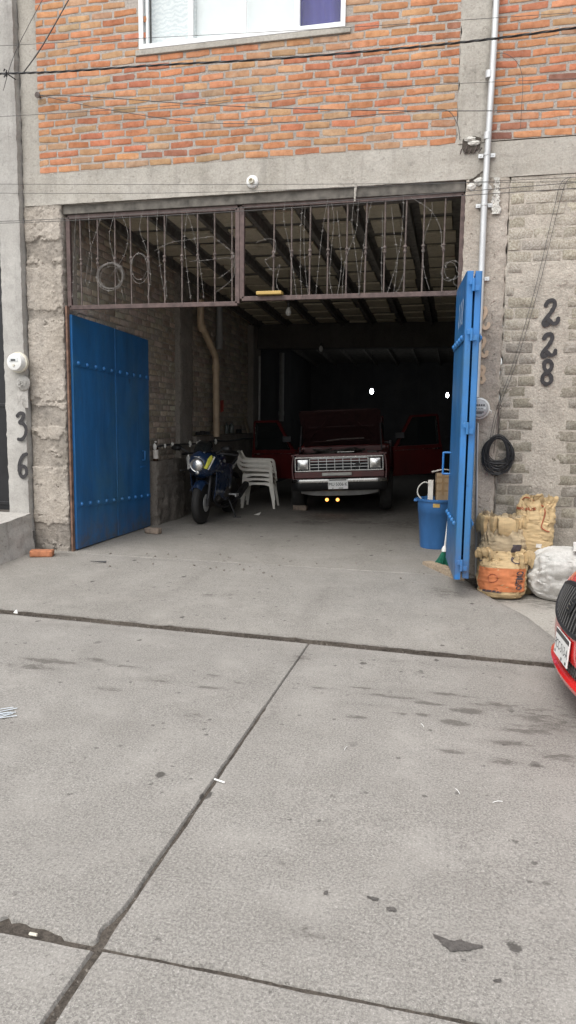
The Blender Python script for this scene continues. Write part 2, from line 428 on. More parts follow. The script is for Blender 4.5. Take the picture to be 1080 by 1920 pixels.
M['screen'] = plain('meter_dial', (.60, .62, .62), .3, 0, var=.08)
M['meterglass'] = plain('meter_cover', (.36, .37, .38), .12, 0, var=.1, bump=0)
M['bluecurt'] = plain('indigo_curtain', (.045, .035, .26), .8, 0, var=.15, sc=(6, 1, .3))
M['whitecurt'] = plain('white_curtain', (.92, .92, .92), .8, 0, var=.04)
M['lace'] = None
M['dark'] = plain('dark_interior', (.02, .02, .022), .9)
M['pane'] = pane_mat('window_glass', (.6, .6, .6), .05, .93)
M['carglass'] = plain('car_glass', (.012, .014, .015), .05, 0, var=.1, bump=0)
M['bulb'] = plain('unlit_bulb_glass', (.55, .55, .52), .15, 0, var=.05, bump=0)
M['lit'] = glow('lit_bulb', (.92, .96, 1.0), 30)
M['amber'] = glow('lit_amber_lamp', (1.0, .36, .07), 2.2)
t = NT('lace_curtain')
_w = t.n('ShaderNodeTexWave'); _w.wave_type = 'RINGS'; _w.inputs['Scale'].default_value = 9; _w.inputs['Distortion'].default_value = 9; _w.inputs['Detail'].default_value = 2; _w.inputs['Detail Scale'].default_value = 1.5
t.l(t.coord((1, 1, .8)), _w.inputs['Vector'])
M['lace'] = t.out(t.mix((.76, .78, .80), (.89, .89, .89), t.ramp(_w.outputs['Fac'], .3, .6)), .8)

# ------------------------------------------------------------------ ground: street slabs, driveway, pavement, garage floor
YF = 7.2                                   # plane of the shop front
GZ = 0.09                                  # garage floor level
rnd = random.Random(7)
STAINS = [  # x, y, rx, ry, strength : oil on the street, darkest where cars park
    (.09, 3.98, .10, .035, 1.0), (.03, 3.80, .075, .035, 1.0), (-.13, 4.03, .11, .02, .9), (-.15, 3.86, .06, .018, .9), (.36, 3.79, .12, .04, .8), (-.27, 3.84, .05, .02, .8),
    (.25, 3.40, .10, .035, .7), (.02, 3.45, .09, .035, .65), (.52, 3.52, .12, .05, .7), (.30, 3.62, .14, .035, .7), (-.02, 4.2, .16, .03, .75), (-.34, 4.08, .16, .03, .7), (.28, 4.12, .12, .03, .75), (-.75, 4.1, .10, .025, .65), (-.50, 3.74, .07, .02, .7), (.40, 3.40, .05, .02, .8), (-.52, 4.17, .10, .02, .7), (-.40, 3.92, .16, .025, .5), (.22, 4.08, .35, .10, .45), (.50, 3.95, .25, .3, .55),
    (-2.54, 4.10, .26, .05, .75), (-2.28, 4.20, .14, .04, .75), (-2.05, 4.14, .16, .035, .65), (-2.62, 3.98, .2, .05, .7), (-1.75, 3.95, .09, .03, .65), (-1.38, 3.93, .10, .03, .75), (-1.95, 3.75, .12, .03, .6), (-2.0, 4.3, .3, .12, .3), (-1.45, 4.12, .10, .03, .6), (-1.25, 4.05, .14, .14, .4), (-.95, 3.6, .06, .5, .35),
    (-1.35, 3.5, .10, .12, .45), (-1.55, 3.3, .3, .12, .3), (-2.6, 3.2, .5, .2, .25), (-.6, 2.9, .5, .2, .2), (.3, 2.4, .3, .2, .2), (-1.5, 2.3, .4, .15, .3), (-.4, 2.05, .25, .09, .35), (-1.9, 2.6, .3, .14, .25),
    (-1.15, 4.3, .08, .7, .30), (-2.45, 4.3, .08, .7, .28), (-1.0, 4.6, .10, .25, .5), (0, 4.72, 1.2, .06, .35), (-2.5, 4.85, 1.2, .05, .35)]
def stain_at(x, y, L):
    s = 0
    for (a, b, rx, ry, k) in L:
        d = ((x-a)/rx)**2+((y-b)/ry)**2
        if d < 6: s = max(s, k*math.exp(-d*.8))
    return s
def slab(mb, x0, x1, y0, y1, z, step, L, e_lo, e_hi, e_x0=None, e_x1=None, zf=None):
    """one cast slab: e_* give the wandering edge offset (metres inward) at a point of that edge"""
    nx, ny = max(2, int((x1-x0)/step)), max(2, int((y1-y0)/step))
    xs = [x0+(x1-x0)*i/nx for i in range(nx+1)]; ys = [y0+(y1-y0)*j/ny for j in range(ny+1)]
    # extra rows next to the edges so they round off
    xs = sorted(xs+[x0+.008, x1-.008]); ys = sorted(ys+[y0+.008, y1-.008])
    ids = []
    for x in xs:
        rowv = []
        for y in ys:
            fx, fy = (x-x0)/(x1-x0), (y-y0)/(y1-y0)
            lo = e_lo(x) if e_lo else 0; hi = e_hi(x) if e_hi else 0
            a = e_x0(y) if e_x0 else 0; b = e_x1(y) if e_x1 else 0
            X = x+a*max(0, 1-(x-x0)/.15)-b*max(0, 1-(x1-x)/.15)
            Y = y+lo*max(0, 1-(y-y0)/.15)-hi*max(0, 1-(y1-y)/.15)
            edge = min(x-x0, x1-x, y-y0, y1-y)
            zz = z+(zf(X, Y) if zf else 0)+.004*fbm(X*1.3, Y*1.3, 3)
            if edge < .001: zz -= .012
            s = 1-stain_at(X, Y, L); mb.col = (s, s, s, 1)
            rowv.append(mb.vert((X, Y, zz)))
        ids.append(rowv)
    mb.smooth = True
    for i in range(len(xs)-1):
        for j in range(len(ys)-1): mb.face((ids[i][j], ids[i+1][j], ids[i+1][j+1], ids[i][j+1]))
    # skirts down into the joint
    per = [ids[i][0] for i in range(len(xs))]+[ids[-1][j] for j in range(1, len(ys))]+[ids[i][-1] for i in range(len(xs)-2, -1, -1)]+[ids[0][j] for j in range(len(ys)-2, 0, -1)]
    low = [mb.vert((mb.v[k][0], mb.v[k][1], z-.06)) for k in per]
    mb.smooth = False; mb.cur = 1
    for i in range(len(per)): mb.face((per[i], low[i], low[(i+1) % len(per)], per[(i+1) % len(per)]))
    mb.cur = 0

def wob(a, k, seed): return lambda t: abs(fbm(t*k, seed))*a+.25*a*max(0, fbm(t*k*6, seed+9))
def chip(base, spots):
    def f(t):
        v = base(t)
        for c, wdt, d in spots:
            q = 1-((t-c)/wdt)**2
            if q > 0: v += d*q**.4*(1+.7*fbm(t*26, 2)+.5*fbm(t*70, 5))
        return v
    return f
road = MB()
JX, JY = -1.008, 1.828
JL = lambda x: 5.052-.041*(x+3.604)        # line of the joint between street and driveway
slab(road, -7.5, JX-.004, JY+.010, 4.93, 0, .023, STAINS, chip(wob(.010, 3, 1), [(-1.28, .14, .030), (-1.52, .20, .022), (-1.85, .16, .028)]),
     lambda x: 4.93-(JL(x)-.02)+wob(.012, 3, 4)(x), None, lambda y: chip(wob(.008, 3, 6), [(1.90, .08, .018)])(y) if y < 3.75 else -.0035)
slab(road, JX+.004, 4.5, JY+.006, 4.93, 0, .023, STAINS, wob(.012, 3, 2), lambda x: 4.93-(JL(x)-.02)+wob(.014, 3, 5)(x), lambda y: wob(.007, 3, 7)(y) if y < 3.75 else -.0035, None)
slab(road, -7.5, JX-.010, -3, JY-.010, 0, .07, STAINS, None, wob(.010, 2, 11), None, wob(.012, 3, 12))
slab(road, JX+.010, 4.5, -3, JY-.006, 0, .07, STAINS, None, wob(.010, 2, 13), wob(.012, 3, 14), None)
tag(road.build('road', [M['road'], M['dirt']]), kind='structure')
g = MB(); g.sheet(60, 40, lambda u, v: (-12+24*u, -5+16*v, -.011+.004*fbm(u*60, v*40)))
tag(g.build('ground', M['dirt']), kind='structure')
g = MB(); g.quad((-120, -120, -.09), (120, -120, -.09), (120, 120, -.09), (-120, 120, -.09))
tag(g.build('terrain', M['step_concrete']), kind='structure')

# driveway: ramps up from the street joint to the garage, its right edge curves down to the pavement
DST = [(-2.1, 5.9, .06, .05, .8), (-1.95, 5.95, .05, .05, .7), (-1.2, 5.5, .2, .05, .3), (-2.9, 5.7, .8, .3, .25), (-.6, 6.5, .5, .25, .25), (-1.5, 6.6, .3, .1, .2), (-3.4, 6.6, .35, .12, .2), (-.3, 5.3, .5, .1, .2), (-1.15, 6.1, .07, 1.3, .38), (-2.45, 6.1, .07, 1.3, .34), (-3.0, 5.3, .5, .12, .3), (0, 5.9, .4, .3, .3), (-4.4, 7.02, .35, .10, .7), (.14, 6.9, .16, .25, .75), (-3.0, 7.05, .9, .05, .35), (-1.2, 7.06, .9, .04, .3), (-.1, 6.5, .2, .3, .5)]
def right_edge(y):
    pts = [(4.85, .80), (5.2, .80), (5.54, .74), (6.11, .58), (6.52, .38), (6.9, .22), (7.3, .12)]
    for (a, b), (c, d) in zip(pts, pts[1:]):
        if y <= c: return b+(d-b)*max(0, y-a)/(c-a)
    return pts[-1][1]
dr = MB(); ny = 56; nx = 110
rows = []
for j in range(ny+1):
    v = j/ny; r_ = []
    for i in range(nx+1):
        u = i/nx
        x0 = -5.6; y = 4.95+(7.12-4.95)*v
        xr = right_edge(y)+.012*fbm(y*5, 3); x = x0+(xr-x0)*u
        lo = JL(x)+.018+abs(fbm(x*3, 8))*.008
        y = lo+(7.12-lo)*v
        if j == 1: y = lo+.007
        z = .012+.078*(v**.9)+.008*fbm(x*6, 4)*(j == 1)+.004*fbm(x*1.4, y*1.4, 5)
        e = xr-x
        z -= .0*u
        if e < .22: z -= (z+.004)*(1-e/.22)**2.2*.9
        if v == 0: z = -.012
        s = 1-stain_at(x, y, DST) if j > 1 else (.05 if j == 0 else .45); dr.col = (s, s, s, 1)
        r_.append(dr.vert((x, y, z)))
    rows.append(r_)
dr.smooth = True
for j in range(ny):
    dr.cur = 1 if j == 0 else 0
    for i in range(nx): dr.face((rows[j][i], rows[j][i+1], rows[j+1][i+1], rows[j+1][i]))
for k in (0, ny):
    low = [dr.vert((dr.v[a][0], dr.v[a][1], -.07)) for a in rows[k]]
    for i in range(nx): dr.face((rows[k][i], low[i], low[i+1], rows[k][i+1]))
low = [dr.vert((dr.v[rows[j][nx]][0], dr.v[rows[j][nx]][1], -.07)) for j in range(ny+1)]
for j in range(ny): dr.face((rows[j][nx], low[j], low[j+1], rows[j+1][nx]))
dr.cur = 0
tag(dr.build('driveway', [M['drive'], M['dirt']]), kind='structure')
# pavement to the right of the driveway
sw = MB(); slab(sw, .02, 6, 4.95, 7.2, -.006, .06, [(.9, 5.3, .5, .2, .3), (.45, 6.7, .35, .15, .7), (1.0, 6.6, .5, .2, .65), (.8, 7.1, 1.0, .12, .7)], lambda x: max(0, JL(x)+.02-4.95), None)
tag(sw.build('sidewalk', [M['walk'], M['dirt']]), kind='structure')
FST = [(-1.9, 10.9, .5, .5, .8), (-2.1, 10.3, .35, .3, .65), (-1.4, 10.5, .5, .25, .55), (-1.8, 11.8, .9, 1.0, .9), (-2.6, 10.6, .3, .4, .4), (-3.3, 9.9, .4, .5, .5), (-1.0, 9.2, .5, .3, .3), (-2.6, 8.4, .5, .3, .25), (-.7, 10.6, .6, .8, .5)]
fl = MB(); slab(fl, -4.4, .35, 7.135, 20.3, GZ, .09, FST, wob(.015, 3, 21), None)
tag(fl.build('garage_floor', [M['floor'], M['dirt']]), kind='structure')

# ------------------------------------------------------------------ masonry
def brick_field(mb, o, u, v, n, W, Hh, bw, bh, jt, pal, seed, skip=None, depth=.012, jit=.0028, off=0.0, clip=True, colfn=None, inset=.007):
    """courses of single irregular bricks, standing proud of the mortar sheet"""
    rr = random.Random(seed); o, u, v, n = Vector(o), Vector(u), Vector(v), Vector(n)
    rows_ = int(Hh/(bh+jt))
    for r in range(rows_+1):
        z0 = r*(bh+jt)+jt*.5; z1 = z0+bh
        if z1 > Hh+.001:
            z1 = Hh
            if z1-z0 < bh*.4: continue
        x = (-(bw+jt)*.5 if r % 2 else 0)+rr.uniform(-.05, .03)+off
        while x < W:
            w_ = bw*rr.uniform(.93, 1.05); a, b = max(x, .004), min(x+w_, W-.004); x += w_+jt*rr.uniform(.7, 1.4)
            if b-a < .035: continue
            if skip and skip((a+b)/2, (z0+z1)/2, a, b, z0, z1): continue
            dz = rr.uniform(-.003, .003); tilt = rr.uniform(-.006, .006)
            d = depth*rr.uniform(.55, 1.3)
            c = rr.choices(pal, [p[3] for p in pal])[0]; k = rr.uniform(.86, 1.10)
            cl = tuple(min(1, q*k*rr.uniform(.95, 1.05)) for q in c[:3])
            if colfn: cl = colfn(cl, (a+b)/2, (z0+z1)/2, rr)
            mb.col = (*cl, 1)
            pts = []
            m_ = max(2, int((b-a)/.06))
            for i in range(m_): pts.append((a+(b-a)*i/m_, z0))
            pts += [(b, z0), (b, (z0+z1)/2)]
            for i in range(m_): pts.append((b-(b-a)*i/m_, z1))
            pts += [(a, z1), (a, (z0+z1)/2)]
            cx, cz = (a+b)/2, (z0+z1)/2
            outer, mid, inner = [], [], []
            for q, (px_, pz_) in enumerate(pts):
                jx, jz = rr.uniform(-jit, jit), rr.uniform(-jit, jit)
                corner = abs(px_-a) < 1e-6 or abs(px_-b) < 1e-6
                sx = (1 if px_ < cx else -1); sz = (1 if pz_ < cz else -1)
                if corner and abs(pz_-cz) > 1e-6: jx += sx*jit*.5; jz += sz*jit*.5
                px_ += jx; pz_ += jz+dz+tilt*(px_-cx)/(b-a)*2
                outer.append(mb.vert(o+u*px_+v*pz_-n*.004))
                mid.append(mb.vert(o+u*(px_+sx*.001)+v*(pz_+sz*.001)+n*d*.7))
                inner.append(mb.vert(o+u*(px_+sx*inset)+v*(pz_+sz*inset*.86)+n*(d+rr.uniform(-.0015, .0015))))
            mb.smooth = True
            mb.bridge(outer, mid); mb.smooth = False; mb.bridge(mid, inner); mb.face(inner)
    mb.col = (1, 1, 1, 1)

def rough_sheet(mb, o, u, v, n, W, Hh, step, amp, fn=None, tintfn=None, edge=.012, seed=0, thick=.12):
    """cast or plastered face with real unevenness; fn(x,z) adds relief"""
    o, u, v, n = Vector(o), Vector(u), Vector(v), Vector(n)
    nu, nv = max(2, int(W/step)), max(2, int(Hh/step)); ids = []
    for i in range(nu+1):
        row = []
        for j in range(nv+1):
            x, z = W*i/nu, Hh*j/nv
            d = amp*fbm(x*5+seed, z*5, seed)+amp*.5*fbm(x*19, z*19, seed+3)
            if fn: d += fn(x, z)
            e = min(x, W-x)
            ex = 0
            if e < 1e-6: d -= edge; ex = 1.1*edge*fbm(z*9, seed+5, o=3)
            mb.col = (*(tintfn(x, z) if tintfn else (1, 1, 1)), 1)
            row.append(mb.vert(o+u*(x+ex)+v*z+n*d))
        ids.append(row)
    mb.smooth = True
    for i in range(nu):
        for j in range(nv): mb.face((ids[i][j], ids[i+1][j], ids[i+1][j+1], ids[i][j+1]))
    per = [ids[i][0] for i in range(nu+1)]+[ids[-1][j] for j in range(1, nv+1)]+[ids[i][-1] for i in range(nu-1, -1, -1)]+[ids[0][j] for j in range(nv-1, 0, -1)]
    mb.smooth = False
    low = [mb.vert(o+u*((Vector(mb.v[k])-o).dot(u))+v*((Vector(mb.v[k])-o).dot(v))-n*thick) for k in per]
    for i in range(len(per)): mb.face((per[i], low[i], low[(i+1) % len(per)], per[(i+1) % len(per)]))
    mb.face(low); mb.col = (1, 1, 1, 1)

bld = thing('brick_building', 'garage building of orange brick with an open double gate', 'building', (-2.1, YF, 0))
X_, Z_, N_ = (1, 0, 0), (0, 0, 1), (0, -1, 0)
PAL = [(.52, .245, .13, 6), (.54, .27, .145, 5), (.49, .295, .17, 4.5), (.45, .30, .19, 2.5), (.48, .20, .115, 3), (.40, .185, .125, .6), (.26, .13, .10, .15)]
WX0, WX1, WZ0 = -3.295, -1.222, 5.215
ZB = 4.108                                 # top of the ring beam
bw_ = MB()
def sk(cx, cz, a, b, z0, z1): return (cx-4.45 > WX0-.03 and cx-4.45 < WX1+.03 and cz+ZB > WZ0-.03)
brick_field(bw_, (-4.45, YF, ZB), X_, Z_, N_, 4.28, 2.1, .236, .0555, .020, PAL, 3, sk, .0045, .0032)
bw_.cur = 1
for (a, b, c, d) in ((-4.45, WX0, ZB, 6.3), (WX1, -.17, ZB, 6.3), (WX0, WX1, ZB, WZ0)):
    bw_.bb(a+.0005, b-.0005, YF, YF+.14, c, d)
bw_.build('brick_wall', [M['brick'], M['mortar']], bld, True)
br_ = MB()
brick_field(br_, (.10, YF, ZB+.01), X_, Z_, N_, 2.6, 2.1, .236, .0555, .020, PAL, 8, None, .0045, .0032)
br_.cur = 1; br_.bb(.10, 2.7, YF+.0005, YF+.14, ZB+.01, 6.3)
br_.build('brick_wall', [M['brick'], M['mortar']], bld, True)
# ring beam over the gate and its continuation to the right
bm_ = MB()
def beamrel(x, z):
    return -.004*(1 if abs(z-.17-.01*math.sin(x)) < .006 else 0)+(.006 if z < .03 and fbm(x*7, 1) > .1 else 0)
rough_sheet(bm_, (-4.655, YF-.006, 3.795), X_, Z_, N_, 7.35, ZB-3.795-.003, .03, .004, beamrel, thick=.16)
bm_.build('ring_beam', M['concrete'], bld, True)
lt = MB(); lt.bb(-4.2, -.075, YF+.02, YF+.30, 3.70, 3.80)
lt.build('lintel_board', M['ceil_beam'], bld, True, .004)
q = P(667, 358, YF)
b = MB(); b.sheet(4, 12, lambda u, v: V(q.x-.012+.024*u*(1-.35*v*(v>.4))+.004*fbm(v*7, 2), YF-.016-.006*math.sin(math.pi*u), q.z+.06-.16*v), back=(0, .004, 0)); b.build('cement_drip', M['concrete'], bld, True)
# columns
def tooth(x, z):                           # broken bands where the brick courses key into the column
    k = fbm(x*3, z*2.3, 7)
    return .013*max(0, k+.1)*fbm(x*24, z*24, 2)*1.6+.010*abs(fbm(x*45, z*45, 4))*(k > -.1)+(-.015 if fbm(.5, z*3.1, 4)+.25*fbm(x*9, z*9) > .28 else 0)
def dirt_shade(x, z):
    q = 1-.30*max(0, fbm(x*4, z*4, 1))-.30*max(0, fbm(x*14, z*14, 3)-.15)-.20*(1 if fbm(.5, z*3.1, 4)+.25*fbm(x*9, z*9) > .28 else 0)  # blotches of dirt, plus shade painted into the recessed bands
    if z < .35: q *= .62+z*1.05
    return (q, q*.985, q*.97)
c1 = MB(); rough_sheet(c1, (-4.655, YF-.004, -.02), X_, Z_, N_, .435, 3.812, .0125, .005, tooth, dirt_shade, seed=1, thick=.3)
c1.build('column', M['col_concrete'], bld, True)
c2 = MB(); rough_sheet(c2, (-4.655, YF-.002, ZB-.001), X_, Z_, N_, .205, 2.19, .03, .006, None, dirt_shade, seed=2)
c2.build('column', M['concrete'], bld, True)
c3 = MB(); rough_sheet(c3, (-.168, YF-.012, ZB-.001), X_, Z_, N_, .27, 2.19, .03, .006, None, None, seed=3)
c3.build('column', M['concrete'], bld, True)
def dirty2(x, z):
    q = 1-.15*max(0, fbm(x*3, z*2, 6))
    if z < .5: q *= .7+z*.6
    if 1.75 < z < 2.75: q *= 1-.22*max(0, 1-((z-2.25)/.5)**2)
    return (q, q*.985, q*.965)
c4 = MB(); rough_sheet(c4, (-.068, YF-.010, -.02), X_, Z_, N_, .385, 3.812, .02, .006,
                       lambda x, z: .012*max(0, (x-.28)/.1)*fbm(x*20, z*14, 3) if x > .28 else 0, dirty2, seed=4, thick=.28)
c4.build('column', M['col_concrete'], bld, True)
# cement block wall right of the gate
PALB = [(.46, .42, .35, 3), (.42, .385, .325, 3), (.36, .33, .28, 2), (.47, .41, .31, 1)]
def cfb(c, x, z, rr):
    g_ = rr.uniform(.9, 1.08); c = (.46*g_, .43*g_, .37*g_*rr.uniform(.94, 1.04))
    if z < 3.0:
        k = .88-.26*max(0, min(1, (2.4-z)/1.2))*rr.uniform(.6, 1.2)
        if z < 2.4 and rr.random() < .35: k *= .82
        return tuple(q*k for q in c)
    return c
def skb(cx, cz, a, b, z0, z1):
    x = cx+.33
    if .62 < x < .90 and cz < 2.95: return True          # plastered strip
    if 2.84 < cz < 3.06 and fbm(cx*3, cz*3, 5) > -.1: return True
    if cz < .85 and fbm(cx*2, cz*2, 9) > -.1: return True
    return fbm(cx*2.3, cz*3, 12) > .75
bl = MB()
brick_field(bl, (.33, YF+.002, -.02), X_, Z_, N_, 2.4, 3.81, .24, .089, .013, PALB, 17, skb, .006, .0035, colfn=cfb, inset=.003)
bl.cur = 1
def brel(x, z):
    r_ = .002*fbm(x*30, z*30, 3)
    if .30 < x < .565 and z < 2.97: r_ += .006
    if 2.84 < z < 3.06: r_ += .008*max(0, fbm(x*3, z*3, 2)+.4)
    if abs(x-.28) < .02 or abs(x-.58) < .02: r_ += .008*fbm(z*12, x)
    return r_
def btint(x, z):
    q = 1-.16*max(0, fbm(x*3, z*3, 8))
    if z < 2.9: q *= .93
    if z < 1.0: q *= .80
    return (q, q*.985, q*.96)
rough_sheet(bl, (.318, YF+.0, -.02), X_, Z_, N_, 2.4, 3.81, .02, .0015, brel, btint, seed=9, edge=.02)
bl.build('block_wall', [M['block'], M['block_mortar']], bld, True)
# inside walls
PALI = [(.49, .435, .365, 4), (.43, .385, .325, 3), (.52, .45, .37, 2), (.37, .33, .28, 2)]
iw = MB(); XL = -4.22
brick_field(iw, (XL, 7.5, 0), (0, 1, 0), Z_, (1, 0, 0), 7.4, 3.75, .245, .066, .014, PALI, 23, None, .008, .005)
iw.cur = 1; iw.bb(XL-.15, XL, 7.5, 20.3, -.05, 3.95)
iw.build('side_wall', [M['inner_brick'], M['inner_mortar']], bld, True)
rw = MB(); rw.bb(.02, .16, 7.5, 20.3, -.05, 3.95)
rw.build('side_wall', M['inner_mortar'], bld, True)
bk = MB(); bk.bb(-4.2, .0, 20.2, 20.3, -.05, 3.95); bk.build('rear_wall', M['rear_shade'], bld, True)  # wall colour darkened to stand for the shade at the back
bk = MB(); bk.bb(XL, XL+.02, 14.66, 20.2, -.05, 3.5); bk.build('shade_lining', M['rear_shade'], bld, True)  # thin dark sheets over the side walls, painting in the deep shade
bk = MB(); bk.bb(.0, .018, 12.5, 20.2, -.05, 3.6); bk.build('shade_lining', M['rear_shade'], bld, True)
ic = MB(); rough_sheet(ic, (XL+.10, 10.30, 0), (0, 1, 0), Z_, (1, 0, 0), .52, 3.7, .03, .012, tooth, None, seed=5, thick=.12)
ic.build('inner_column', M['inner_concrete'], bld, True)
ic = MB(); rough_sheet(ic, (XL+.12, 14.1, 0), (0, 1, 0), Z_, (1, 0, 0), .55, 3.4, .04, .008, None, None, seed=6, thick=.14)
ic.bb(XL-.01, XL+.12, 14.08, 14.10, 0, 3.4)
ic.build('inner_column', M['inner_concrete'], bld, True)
cb = MB(); cb.bb(XL, .05, 14.35, 14.65, 2.97, 3.45); cb.build('cross_beam', M['beam'], bld, True, .008)
# low ledges along the left wall
lg = MB()
rough_sheet(lg, (XL+.15, 9.30, .05), (0, 1, 0), Z_, (1, 0, 0), 1.02, .93, .03, .014, lambda x, z: (-.012 if (z % .085) < .014 and z > .42 else 0)+(.03*fbm(x*4, z*5, 8) if z < .4 else 0), None, seed=11, thick=.17)
lg.build('wall_ledge', M['stone'], bld, True)
lg = MB()
rough_sheet(lg, (XL+.16, 10.83, .05), (0, 1, 0), Z_, (1, 0, 0), 3.25, 1.24, .04, .010, lambda x, z: -.01 if (z % .12) < .016 else 0, None, seed=12, thick=.16)
lg.build('wall_ledge', M['stone'], bld, True)
# sloping joist ceiling
def CZ(y): return 3.90-.0600*(y-7.2)
ce = MB()
xs0 = -.10
sl = MB()
SLP = math.atan(-.0600)
ry_ = Matrix.Rotation(SLP, 3, 'X')
for k in range(8):
    x = -.38-.565*k
    y = 7.40
    while y < 14.3:
        d = .41*rnd.uniform(.9, 1.1); wd = .37*rnd.uniform(.9, 1.05)
        sl.box((x+rnd.uniform(-.02, .02), y+d/2, CZ(y+d/2)-.004-rnd.uniform(0, .012)), (wd, d, .03), ry_); y += d+.15*rnd.uniform(.8, 1.3)
    ce.bar((x-.2825, 7.37, CZ(7.37)-.015), (x-.2825, 20.3, CZ(20.3)-.015), .155, .05, (1, 0, 0))
ce.bar((-.07, 7.37, CZ(7.37)-.015), (-.07, 20.3, CZ(20.3)-.015), .155, .05, (1, 0, 0))
ce.box((-2.1, 13.95, CZ(13.95)+.08), (4.4, 13.1, .14), ry_)
ce.build('ceiling', M['ceil_beam'], bld, True)
sl.build('ceiling_plank', M['ceil_slab'], bld, True, .006)
rf = MB(); rf.bb(-4.66, 2.7, YF+.14, 20.5, 6.2, 6.32); rf.bb(-4.66, -4.45, YF+.16, 20.5, 3.9, 6.2); rf.bb(2.5, 2.7, YF+.14, 20.5, 0, 6.2); rf.bb(-4.45, 2.5, 20.3, 20.5, 4.2, 6.2)
rf.build('roof', M['concrete'], bld, True)
# left and right upper floor window
wf = MB()
wy = YF+.012
for (a, b, c, d) in ((WX0, WX1, WZ0, WZ0+.045), (WX0, WX0+.045, WZ0+.045, 6.28), (WX1-.045, WX1, WZ0+.045, 6.28), (WX0+.045, WX1-.045, 6.24, 6.28)): wf.bb(a, b, wy-.035, wy+.05, c, d)
def wx(p): return P(p, 40, YF).x
for p, t_ in ((357, .05), (557, .05)): wf.bb(wx(p)-t_/2, wx(p)+t_/2, wy-.015, wy+.04, WZ0+.046, 6.239)
wf.bb(wx(275)-.012, wx(275)+.012, wy-.01, wy+.03, WZ0+.046, 6.239)
wf.bb(wx(460)-.006, wx(460)+.006, wy+.0, wy+.02, WZ0+.046, 6.239)
win = wf.build('window', M['alum'], bld, True, .004)
ps = MB(); ps.bb(WX0-.04, WX1+.05, YF-.022, YF+.10, WZ0-.055, WZ0-.002); ps.build('window_sill', M['concrete'], win, True, .006)
pn = MB(); pn.bb(WX0+.046, WX1-.046, wy+.016, wy+.021, WZ0+.047, 6.238); pn.build('pane', M['pane'], win, True)
def curtain(x0, x1, y, mat, name, amp=.012, k=60):
    c = MB(); c.sheet(60, 4, lambda u, v: (x0+(x1-x0)*u, y+amp*math.sin(u*(x1-x0)*k)+amp*.5*math.sin(u*(x1-x0)*k*.37+1), WZ0+.03+1.05*v), back=(0, .004, 0)); c.build(name, mat, win, True)
curtain(wx(277), wx(357)+.03, wy+.08, M['lace'], 'lace_curtain', .006, 25)
curtain(wx(357)+.032, wx(557), wy+.075, M['whitecurt'], 'white_curtain', .004, 20)
curtain(wx(557)+.005, wx(634), wy+.095, M['bluecurt'], 'blue_curtain', .014, 35)
dk = MB(); dk.bb(WX0, WX1, wy+.30, wy+.32, WZ0-.05, 6.29); dk.build('room_backing', M['dark'], bld, True)

# ------------------------------------------------------------------ painted numbers
def stroke(mb, pts, wd, n=8, fn=None, drip=0):
    """flat brush stroke following pts (2D)"""
    c = catmull([Vector((p[0], p[1], 0)) for p in pts], n); L = []; Rr = []
    for i, p in enumerate(c):
        t_ = (c[min(i+1, len(c)-1)]-c[max(i-1, 0)]).normalized(); nn = Vector((-t_.y, t_.x, 0))
        ww = wd*.5*(1+.18*fbm(p.x*40, p.y*40, wd*100)); 
        zz = V(0, 0, .00009*i); L.append(mb.vert(fn(p+nn*ww+zz))); Rr.append(mb.vert(fn(p-nn*ww+zz)))
    for i in range(len(c)-1): mb.face((L[i], Rr[i], Rr[i+1], L[i+1]))
    for e, sgn in ((0, -1), (len(c)-1, 1)):
        t_ = (c[min(e+1, len(c)-1)]-c[max(e-1, 0)]).normalized()*sgn; nn = Vector((-t_.y, t_.x, 0)); ids = []
        for k in range(7):
            a = math.pi*k/6; ids.append(mb.vert(fn(c[e]+nn*(math.cos(a)*wd*.5)+t_*(math.sin(a)*wd*.5)+V(0, 0, .00009*e))))
        mb.face(ids)
D2 = [(-.40, .62), (-.18, .95), (.18, .98), (.30, .65), (.10, .15), (-.25, -.35), (-.48, -.70), (-.42, -.95), (-.15, -.88), (-.05, -.6), (-.25, -.42), (.0, -.62), (.25, -.85), (.55, -.75), (.62, -.45)]
D8 = [(.02, .0), (.30, .30), (.34, .70), (.05, .98), (-.28, .78), (-.26, .35), (.02, .0), (.34, -.35), (.36, -.78), (.0, -1.0), (-.36, -.78), (-.34, -.30), (.02, .0)]
D3 = [(-.42, .80), (-.15, 1.0), (.25, .92), (.05, .55), (-.20, .30), (.15, .22), (.42, -.10), (.35, -.60), (.0, -.95), (-.35, -.95)]
D6 = [(.42, .92), (.10, .80), (-.22, .40), (-.40, -.20), (-.30, -.78), (.0, -1.0), (.34, -.75), (.36, -.30), (.05, -.08), (-.28, -.25), (-.36, -.5)]
def digits(name, items, wd, mat, parent, y, world=True, rotfn=None):
    mb = MB(); k = 0
    for (D, px_, py_, hh, sx) in items:
        c = P(px_, py_, y); s = hh/2; k += 1
        stroke(mb, [(q[0]*s*sx, q[1]*s) for q in D], wd, 8, lambda q, c=c, k=k: Vector((c.x+q.x, y-.0004*k-q.z, c.z+q.y)))
    return mb.build(name, mat, parent, world)
digits('house_number', [(D2, 1032, 587, .225, 1.0), (D2, 1028, 648, .205, 1.0), (D8, 1026, 698, .215, .95)], .036, M['ink'], bld, YF-.0145)
digits('faded_number', [(D2, 905, 598, .20, .9), (D2, 903, 652, .18, .9), (D8, 903, 702, .15, .8)], .03, M['faded'], bld, YF-.0225)

